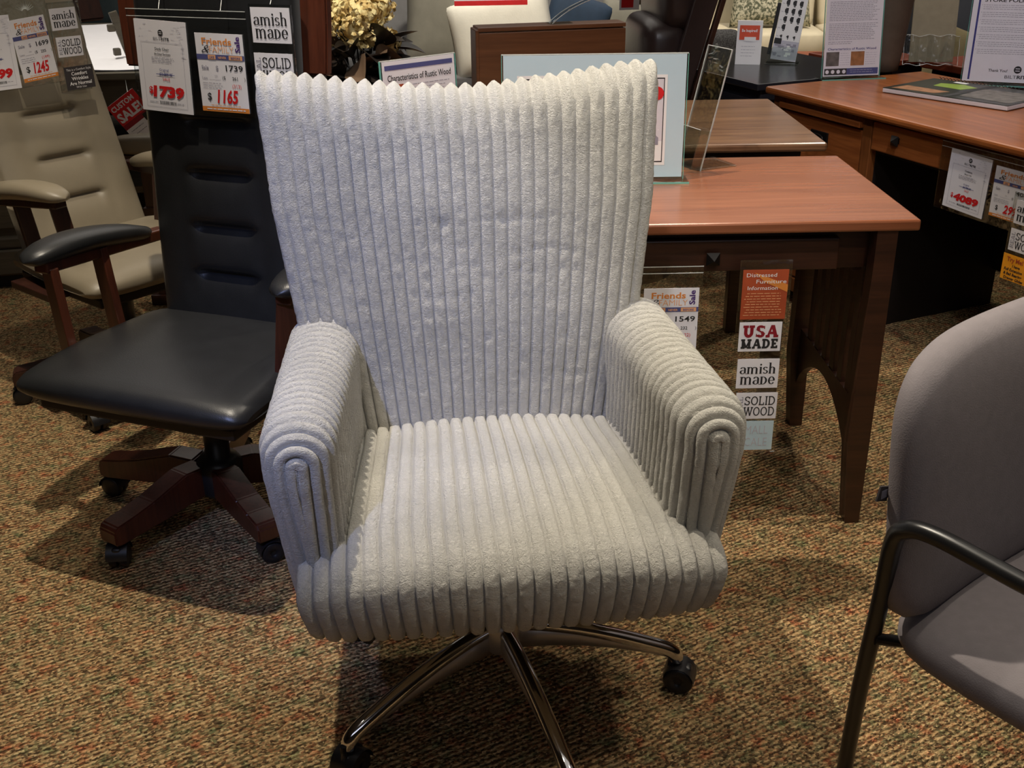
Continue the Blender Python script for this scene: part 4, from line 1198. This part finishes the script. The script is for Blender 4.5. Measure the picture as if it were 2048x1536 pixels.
def background():
    # brown panel cabinet behind the maple table
    r = empty('low_cabinet', (.15, 3.75, 0), R(12), 'brown wooden cabinet back standing behind the maple table, above the blue board', 'cabinet')
    bm = bmesh.new(); box(bm, (0, .05, .495), (.50, .09, .99), .003); obj('cabinet_body', bm, 'panel', r)
    bm = bmesh.new(); box(bm, (0, .05, 1.0), (.50, .092, .014), .003); box(bm, (-.252, .05, .50), (.012, .095, 1.0), .003); obj('edge_trim', bm, 'panel', r)
    # brown recliner seen side-on
    r = empty('recliner', (.42, 4.28, 0), R(-84), 'dark brown leather recliner seen side-on, between brown cabinet and beige sofa', 'chair')
    bm = bmesh.new(); cushion(bm, (0, -.1, .42), (.5, .5, .2), .35, 16); obj('seat', bm, 'brownleather', r)
    bm = bmesh.new()
    for z, y in ((.66, .08), (.86, .13), (1.05, .19), (1.2, .23)): cushion(bm, (0, y, z), (.46, .17, .25), .5, 16)
    obj('backrest', bm, 'brownleather', r)
    for s in (-1, 1):
        bm = bmesh.new(); box(bm, (s*.24, .20, .85), (.022, .085, .95), .006, rot=Matrix.Rotation(-.26, 4, 'X')); box(bm, (s*.24, .262, .85), (.026, .02, .95), .004, rot=Matrix.Rotation(-.26, 4, 'X'), mi=1)
        obj('side_panel', bm, ['brownleather', 'deskdark'], r)
        bm = bmesh.new(); box(bm, (s*.29, -.08, .6), (.07, .42, .05), .015, 3); box(bm, (s*.29, -.08, .32), (.04, .36, .54), .004); obj('armrest', bm, 'darkchairwood', r)
    bm = bmesh.new(); lathe(bm, [(.24, 0), (.24, .03), (.05, .05), (.05, .33)], 24); obj('base', bm, 'darkchairwood', r)
    # charcoal chair
    r = empty('tub_chair', (1.05, 5.95, 0), R(4), 'charcoal textured tub chair with rounded top, behind the black desk', 'chair')
    bm = bmesh.new(); box(bm, (0, 0, .365), (.34, .12, .73), .055, 4); obj('backrest', bm, 'darkchenille', r)
    bm = bmesh.new(); box(bm, (0, .3, .26), (.34, .5, .38), .05, 4); obj('seat', bm, 'darkchenille', r)
    # beige sofa with pillow
    sofa('sofa', (2.62, 7.75, 0), R(-4), 2.9, 'sofabeige', 'long beige fabric sofa with rounded cushions, far right behind the black desk', armw=.17)
    pillow((1.83, 8.05, .745), (.56, .2, .5), 'pattern', 'sage and cream patterned pillow leaning on the beige sofa', (R(-14), 0, R(-4)))
    # coffee table in front of it
    r = empty('coffee_table', (2.05, 6.75, 0), R(-5), 'low red cherry coffee table in front of the beige sofa', 'table')
    bm = bmesh.new(); box(bm, (0, 0, .455), (.8, .5, .03), .005); obj('table_top', bm, 'cherryred', r)
    bm = bmesh.new(); box(bm, (0, 0, .37), (.72, .42, .14), .004)
    for sx in (-1, 1):
        for sy in (-1, 1): box(bm, (sx*.35, sy*.2, .22), (.05, .05, .44), .003)
    obj('table_frame', bm, 'deepdark', r)
    # red table behind the oak desk, beside the black one
    ang = math.atan2(-.914, .405)
    r = empty('console_table', (.905+.914*.66-.405*.45, 4.045+.405*.66+.914*.50, 0), ang, 'red cherry console table behind the black and oak desks', 'table')
    bm = bmesh.new(); slab(bm, -.1, .26, 0, .34, .735, .758, .004); obj('table_top', bm, 'cherryred', r)
    bm = bmesh.new(); slab(bm, -.08, .24, .02, .32, .2, .735, .003); slab(bm, -.1, .26, .0, .34, 0, .05, .003)
    for x in (-.09, .21):
        for y in (.01, .29): slab(bm, x, x+.04, y, y+.04, 0, .3)
    obj('table_body', bm, 'deepdark', r)
    r = empty('sofa_table', (1.78, 4.58, 0), ang, 'reddish table behind the oak desk, carrying the beige leaflets', 'table')
    bm = bmesh.new(); slab(bm, -.06, 1.1, -.09, .45, .73, .76, .004); obj('table_top', bm, 'cherryred', r)
    bm = bmesh.new(); slab(bm, -.03, 1.07, -.05, .42, .55, .73, .003)
    for x in (-.03, 1.02):
        for y in (-.05, .37): slab(bm, x, x+.05, y, y+.05, 0, .56)
    obj('table_frame', bm, 'deepdark', r)
    # planter on the oak desk
    r = empty('planter', (1.425, 4.33, .76), 0, 'tall taupe tapered planter with speckled rim, on the oak desk behind the 101 sign', 'planter')
    bm = bmesh.new(); lathe(bm, [(.05, 0), (.066, .004), (.072, .05), (.098, .30), (.10, .31), (.092, .312), (.085, .30), (.06, .26)], 40); obj('pot', bm, 'planter', r)
    bm = bmesh.new(); lathe(bm, [(.084, .295), (.07, .303), (.03, .306), (.005, .306)], 24); obj('moss', bm, 'pattern', r)
    # black armchair and straw cushion far right
    r = empty('lounge_chair', (2.25, 5.75, 0), R(-20), 'black lounge chair, far right behind the store policies sign', 'chair')
    bm = bmesh.new(); box(bm, (0, .2, .60), (.62, .18, .89), .05, 4, rot=Matrix.Rotation(-.12, 4, 'X')); obj('backrest', bm, 'blackleather', r)
    bm = bmesh.new(); box(bm, (0, -.15, .225), (.62, .6, .45), .06, 4); obj('seat', bm, 'blackleather', r)
    pillow((2.12, 5.33, .62), (.36, .14, .34), 'shadegold', 'straw coloured cushion on the black lounge chair, left of the policies sign', (R(-12), R(18), R(-20)))
    # grey sofas with white throw
    sofa('sofa', (-.12, 5.95, 0), R(0), 1.8, 'sofagrey', 'grey fabric sofa behind the dried flowers and white shaggy pillow', seats=2, backh=1.0, mat2='sofagrey')
    pillow((-.38, 6.2, .765), (.34, .22, .52), 'sofagrey2', 'stone grey upright pillow on the grey sofa, left of the white one', (R(-8), R(4), R(8)))
    pillow((-.03, 6.12, .705), (.58, .24, .42), 'whitefur', 'white shaggy pillow behind the brown cabinet, brightest of the pillows', (R(-10), R(-12), 0))
    pillow((.36, 6.2, .70), (.36, .18, .40), 'bluefabric', 'navy pillow on the grey sofa, above the brown cabinet', (R(-10), R(20), 0))
    pillow((.60, 6.25, .68), (.24, .18, .36), 'sofagrey2', 'small stone grey pillow right of the navy pillow', (R(-10), R(14), 0))
    def redtag(bm, w, h):
        rect(bm, 0, 0, w, h*.14, 2); rect(bm, w*.05, h*.3, w*.3, h*.5, 2); lines(bm, w*.36, w*.62, h*.3, h*.8, 3, 1, .003); rect(bm, w*.68, h*.2, w*.97, h*.9, 3)
    small_paper((-.08, 5.72, 1.05), R(3), .36, .165, R(8), 'red edged price cards lying over the grey sofa back, top centre', ['paper', 'greyink', 'red', 'peach'], fn=redtag)
    r = empty('floor_lamp', (.50, 6.9, 0), 0, 'black shaded lamp on a thin metal pole, above the brown cabinet', 'lamp')
    bm = bmesh.new(); lathe(bm, [(.12, 0), (.12, .02), (.01, .03)], 24); obj('base', bm, 'iron', r)
    bm = bmesh.new(); tube(bm, [(0, 0, .02), (0, 0, 1.2)], .007, 10); obj('pole', bm, 'greyink', r)
    bm = bmesh.new(); box(bm, (0, .03, .98), (.16, .012, .44), .004); obj('shade', bm, 'blackleather', r)
    def redp(bm, w, h): rect(bm, w*.1, h*.05, w*.7, h*.3, 2); lines(bm, w*.15, w*.8, h*.4, h*.9, 5, 1, .003)
    small_paper((.505, 4.75, 1.14), R(10), .085, .19, R(-4), 'white and red price sheet hanging left of the brown recliner', ['paper', 'greyink', 'red'], fn=redp)
    # clear bent holder on the brown cabinet
    r = empty('sign_holder', (.20, 3.80, 1.009), R(15), 'small bent clear holder standing on the brown cabinet', 'sign')
    bm = bmesh.new()
    P = [[Vector((-.06+.10*t+.03*t*t, y, .09*t-.02*t*t)) for y in (-.02, .02)] for t in [k/10 for k in range(11)]]
    grid(bm, P); tube(bm, [p[0] for p in P], .0015, 6, 1); tube(bm, [p[1] for p in P], .0015, 6, 1); box(bm, (-.03, 0, .001), (.08, .045, .002))
    obj('acrylic_holder', bm, ['acrylic', 'glint'], r)
    # dresser at far left
    r = empty('dresser', (-2.21, 4.05, 0), R(12), 'dark grey wood dresser at the far left behind the taupe chair', 'dresser')
    bm = bmesh.new(); box(bm, (0, .25, .50), (.86, .46, .90), .004); box(bm, (0, .25, .97), (.92, .52, .03), .004); obj('dresser_body', bm, 'greywood', r)
    bm = bmesh.new(); box(bm, (0, .245, .11), (.90, .50, .10), .006); box(bm, (0, .245, .185), (.88, .48, .05), .01); obj('base_moulding', bm, 'greywood', r)
    for i in range(3): bm = bmesh.new(); box(bm, (0, .015, .34+.22*i), (.78, .02, .195), .004); obj('drawer_front', bm, 'greywood', r)
    bm = bmesh.new(); box(bm, (0, .25, .03), (.84, .42, .06), 0); obj('plinth', bm, 'deepdark', r)
    # weathered console with white sheets
    r = empty('dining_table', (-1.75, 4.62, 0), R(3), 'weathered grey table with bright white top, behind the taupe chair', 'table')
    bm = bmesh.new(); slab(bm, -1.0, .7, 0, 1.9, .715, .745, .004); obj('table_top', bm, 'greywood', r)
    bm = bmesh.new(); slab(bm, -.95, .65, .04, 1.85, .60, .715, .004); slab(bm, -.95, .65, .1, 1.8, .22, .25, .003)
    for x in (-.95, .60):
        for y in (.04, 1.78): slab(bm, x, x+.07, y, y+.07, 0, .61, .003)
    obj('table_frame', bm, 'greywood', r)
    bm = bmesh.new()
    for x in (-.05, .06): box(bm, (x, .036, .66), (.022, .006, .01), .002)
    obj('metal_clips', bm, 'glint', r)
    bm = bmesh.new(); P = [[Vector((-.55+1.15*i/20, .03+1.7*j/20, .7525+.003*math.sin(i*.9+j*.5)+.002*math.sin(j*1.7))) for j in range(21)] for i in range(21)]
    for row in P:
        for q in row: q.z += .002
    grid(bm, P); P2 = [[q-Vector((0, 0, .004)) for q in row] for row in P]; grid(bm, P2, flip=True)
    o = obj('paper_cover', bm, 'paper'); o.parent = None; o.location = (-1.75, 4.62, 0); o.rotation_euler = (0, 0, R(3)); tagit(o, 'large white paper sheet spread over the weathered grey table', 'paper')
    r = empty('picture_easel', (-1.68, 5.0, .752), R(30), 'small grey wooden easel standing on the white sheet', 'easel')
    bm = bmesh.new(); box(bm, (0, 0, .10), (.035, .02, .2), .002, rot=Matrix.Rotation(-.25, 4, 'Y')); box(bm, (-.03, 0, .03), (.03, .03, .03), .004); box(bm, (-.04, 0, .13), (.03, .03, .03), .004)
    obj('easel_frame', bm, 'greywood', r)
    # red sale tag hanging from it
    def bigsale(bm, w, h):
        rect(bm, 0, h*.52, w, h, 1); rect(bm, 0, h*.45, w, h*.55, 3, .0006); sans(bm, 'CUSTOM', w*.05, h*.84, h*.1, 0, w=w*.8, bold=.03, z=.001); sans(bm, 'SALE!', w*.05, h*.6, h*.18, 0, w=w*.85, bold=.04, z=.001)
        rect(bm, w*.7, h*.38, w, h*.52, 4, .0008); lines(bm, w*.1, w*.6, h*.25, h*.42, 2, 2, .003); sans(bm, '$', w*.6, h*.1, h*.16, 1, bold=.03, z=.001); sans(bm, '99', w*.75, h*.1, h*.16, 1, w=w*.2, bold=.03, z=.001)
    r = empty('sale_tag', (-1.53, 4.52, .675), R(20), 'tilted red and white sale tag hanging below the weathered table edge', 'price tag')
    bm = bmesh.new(); board(bm, .13, .21); bigsale(bm, .13, .21)
    obj('printed_sheet', bm, ['paper', 'red', 'greyink', 'darkred', 'olive'], r, mtx=Matrix.Rotation(R(33), 4, 'Y').inverted() @ Matrix.Rotation(RX90, 4, 'X') @ Matrix.Translation((-.10, -.2, 0)))
    bm = bmesh.new(); tube(bm, [(0, 0, -.01), (.0, .05, .05)], .001, 5); obj('hanging_loop', bm, 'glint', r)
    # cream chair glimpsed between the taupe and black chairs
    r = empty('lounge_chair', (-1.10, 4.10, 0), 0, 'cream cushioned chair with taupe arm pad, glimpsed between taupe and black chairs', 'chair')
    bm = bmesh.new(); box(bm, (0, .13, .60), (.52, .16, .28), .05, 4); obj('backrest', bm, 'creamleather', r)
    bm = bmesh.new(); box(bm, (.05, -.02, .42), (.46, .34, .1), .04, 4); obj('seat', bm, 'creamleather', r)
    bm = bmesh.new(); cushion(bm, (-.07, -.17, .60), (.5, .09, .07), .5, 16); obj('armrest_pad', bm, 'taupeleather', r)
    bm = bmesh.new(); box(bm, (-.05, -.17, .555), (.44, .06, .025), .003)
    for x in (-.2, .16): box(bm, (x, -.17, .30), (.045, .04, .52), .003)
    box(bm, (-.02, -.05, .35), (.42, .3, .05), .003); box(bm, (0, .0, .02), (.5, .4, .04), .003); box(bm, (-.02, -.03, .19), (.06, .06, .32), .003)
    obj('chair_frame', bm, 'darkchairwood', r)
    # dark teal sofa beyond
    r = sofa('sofa', (-2.6, 7.3, 0), 0, 1.8, 'teal', 'dark teal sofa far back, above the white topped table', seats=2, backh=1.0)

# ------------------------------------------------------------------ light, camera
def spot(name, loc, target, energy, col, size=55, blend=.35, radius=.05):
    l = bpy.data.lights.new(name, 'SPOT'); l.energy = energy; l.color = col; l.spot_size = R(size); l.spot_blend = blend; l.shadow_soft_size = radius
    o = bpy.data.objects.new(name, l); COL.objects.link(o); o.location = loc
    o.rotation_euler = (Vector(target)-Vector(loc)).to_track_quat('-Z', 'Y').to_euler(); return o
def area(name, loc, target, energy, col, sx, sy):
    l = bpy.data.lights.new(name, 'AREA'); l.energy = energy; l.color = col; l.shape = 'RECTANGLE'; l.size = sx; l.size_y = sy
    o = bpy.data.objects.new(name, l); COL.objects.link(o); o.location = loc
    o.rotation_euler = (Vector(target)-Vector(loc)).to_track_quat('-Z', 'Y').to_euler(); return o

def lights():
    warm = (1, .89, .72); cream = (1, .94, .80); cool = (.42, .52, 1)
    spot('track_spot', (-.65, 2.12, 3.1), (-.45, 1.95, 0), 215, warm, 84, .5, .02)
    spot('track_spot', (.05, 2.25, 3.1), (0, 1.6, .4), 42, cream, 40, .5, .03)
    spot('track_spot', (-.95, -.3, 2.9), (-.40, 1.8, .80), 205, cool, 24, .8, .03)
    spot('track_spot', (1.0, -.1, 3.0), (.38, 1.9, .85), 66, (1, .90, .70), 26, .8, .04)
    spot('track_spot', (.7, 3.3, 3.1), (.65, 2.7, .76), 80, warm, 60, .5, .04)
    spot('track_spot', (1.6, 4.3, 3.1), (1.4, 3.9, .76), 75, warm, 65, .5, .05)
    spot('track_spot', (1.0, 1.4, 3.1), (1.6, 3.9, .95), 110, (.95, .92, 1), 34, .5, .05)
    spot('track_spot', (-.1, .9, 3.1), (.15, 2.7, 1.0), 80, (.95, .94, 1), 40, .6, .05)
    spot('track_spot', (.0, 4.6, 3.1), (0, 5.9, .6), 220, cream, 70, .5, .1)
    spot('track_spot', (2.0, 6.2, 3.1), (2.0, 7.9, .5), 300, warm, 75, .5, .1)
    spot('track_spot', (-1.9, 4.4, 3.1), (-1.8, 5.3, .7), 170, cream, 60, .5, .05)
    spot('track_spot', (-1.5, 2.9, 3.1), (-1.25, 3.1, .6), 60, warm, 55, .5, .05)
    spot('track_spot', (1.3, .9, 3.1), (.9, 1.3, 0), 44, warm, 70, .5, .05)
    spot('track_spot', (-.9, .9, 3.1), (-1.1, 1.3, 0), 16, warm, 60, .5, .08)
    spot('track_spot', (1.35, 2.0, 3.1), (1.4, 1.9, 0), 50, warm, 60, .5, .05)
    area('ambient_fill', (.5, 1.5, 3.25), (.5, 1.5, 0), 12, (1, .93, .84), 3, 3)  # broad fills added for the ambient light that the closed room shuts out
    area('ambient_fill', (.5, 7, 3.25), (.5, 7, 0), 90, (1, .93, .84), 6, 5)
    area('ambient_fill', (0, -1.8, 3.2), (0, 1.5, .5), 14, (.86, .88, 1), 3, 1.2)
    w = bpy.data.worlds.new('World'); SC.world = w; w.use_nodes = True
    w.node_tree.nodes['Background'].inputs[0].default_value = (.05, .045, .04, 1)

def camera():
    F, p, r = 2200., R(24.4), R(-.75)
    X = Vector((1, 0, 0)); fw = Vector((0, math.cos(p), -math.sin(p))); up = Vector((0, math.sin(p), math.cos(p)))
    right = X*math.cos(r)+up*math.sin(r); cu = -X*math.sin(r)+up*math.cos(r)
    cam = bpy.data.cameras.new('Camera'); cam.sensor_width = 36; cam.lens = F/2048*36; cam.clip_start = .05
    o = bpy.data.objects.new('Camera', cam); COL.objects.link(o)
    o.matrix_world = Matrix(((right.x, cu.x, -fw.x, 0), (right.y, cu.y, -fw.y, 0), (right.z, cu.z, -fw.z, 1.425), (0, 0, 0, 1)))
    SC.camera = o

build_setting()
make_white_chair()
mission_chair((-.72, 2.38, 0), R(-21), 'blackleather', 'chairwood', 'black leather mission desk chair with reddish wood arms and five-arm base', lean=.07)
mission_chair((-1.185, 3.17, 0), R(50), 'taupeleather', 'darkchairwood', 'taupe leather mission desk chair with dark wood frame, at the far left', lean=.36, base0=200, arms=(.21, .27), crest=.06)
grey_chair()
front_desk(); second_table(); right_desk(); black_desk()
hanging_tags(); signs(); hydrangeas(); background()
lights(); camera()
vs = SC.view_settings
vs.view_transform = 'Standard'; vs.look = 'None'; vs.exposure = .08; vs.gamma = 1; vs.use_curve_mapping = False
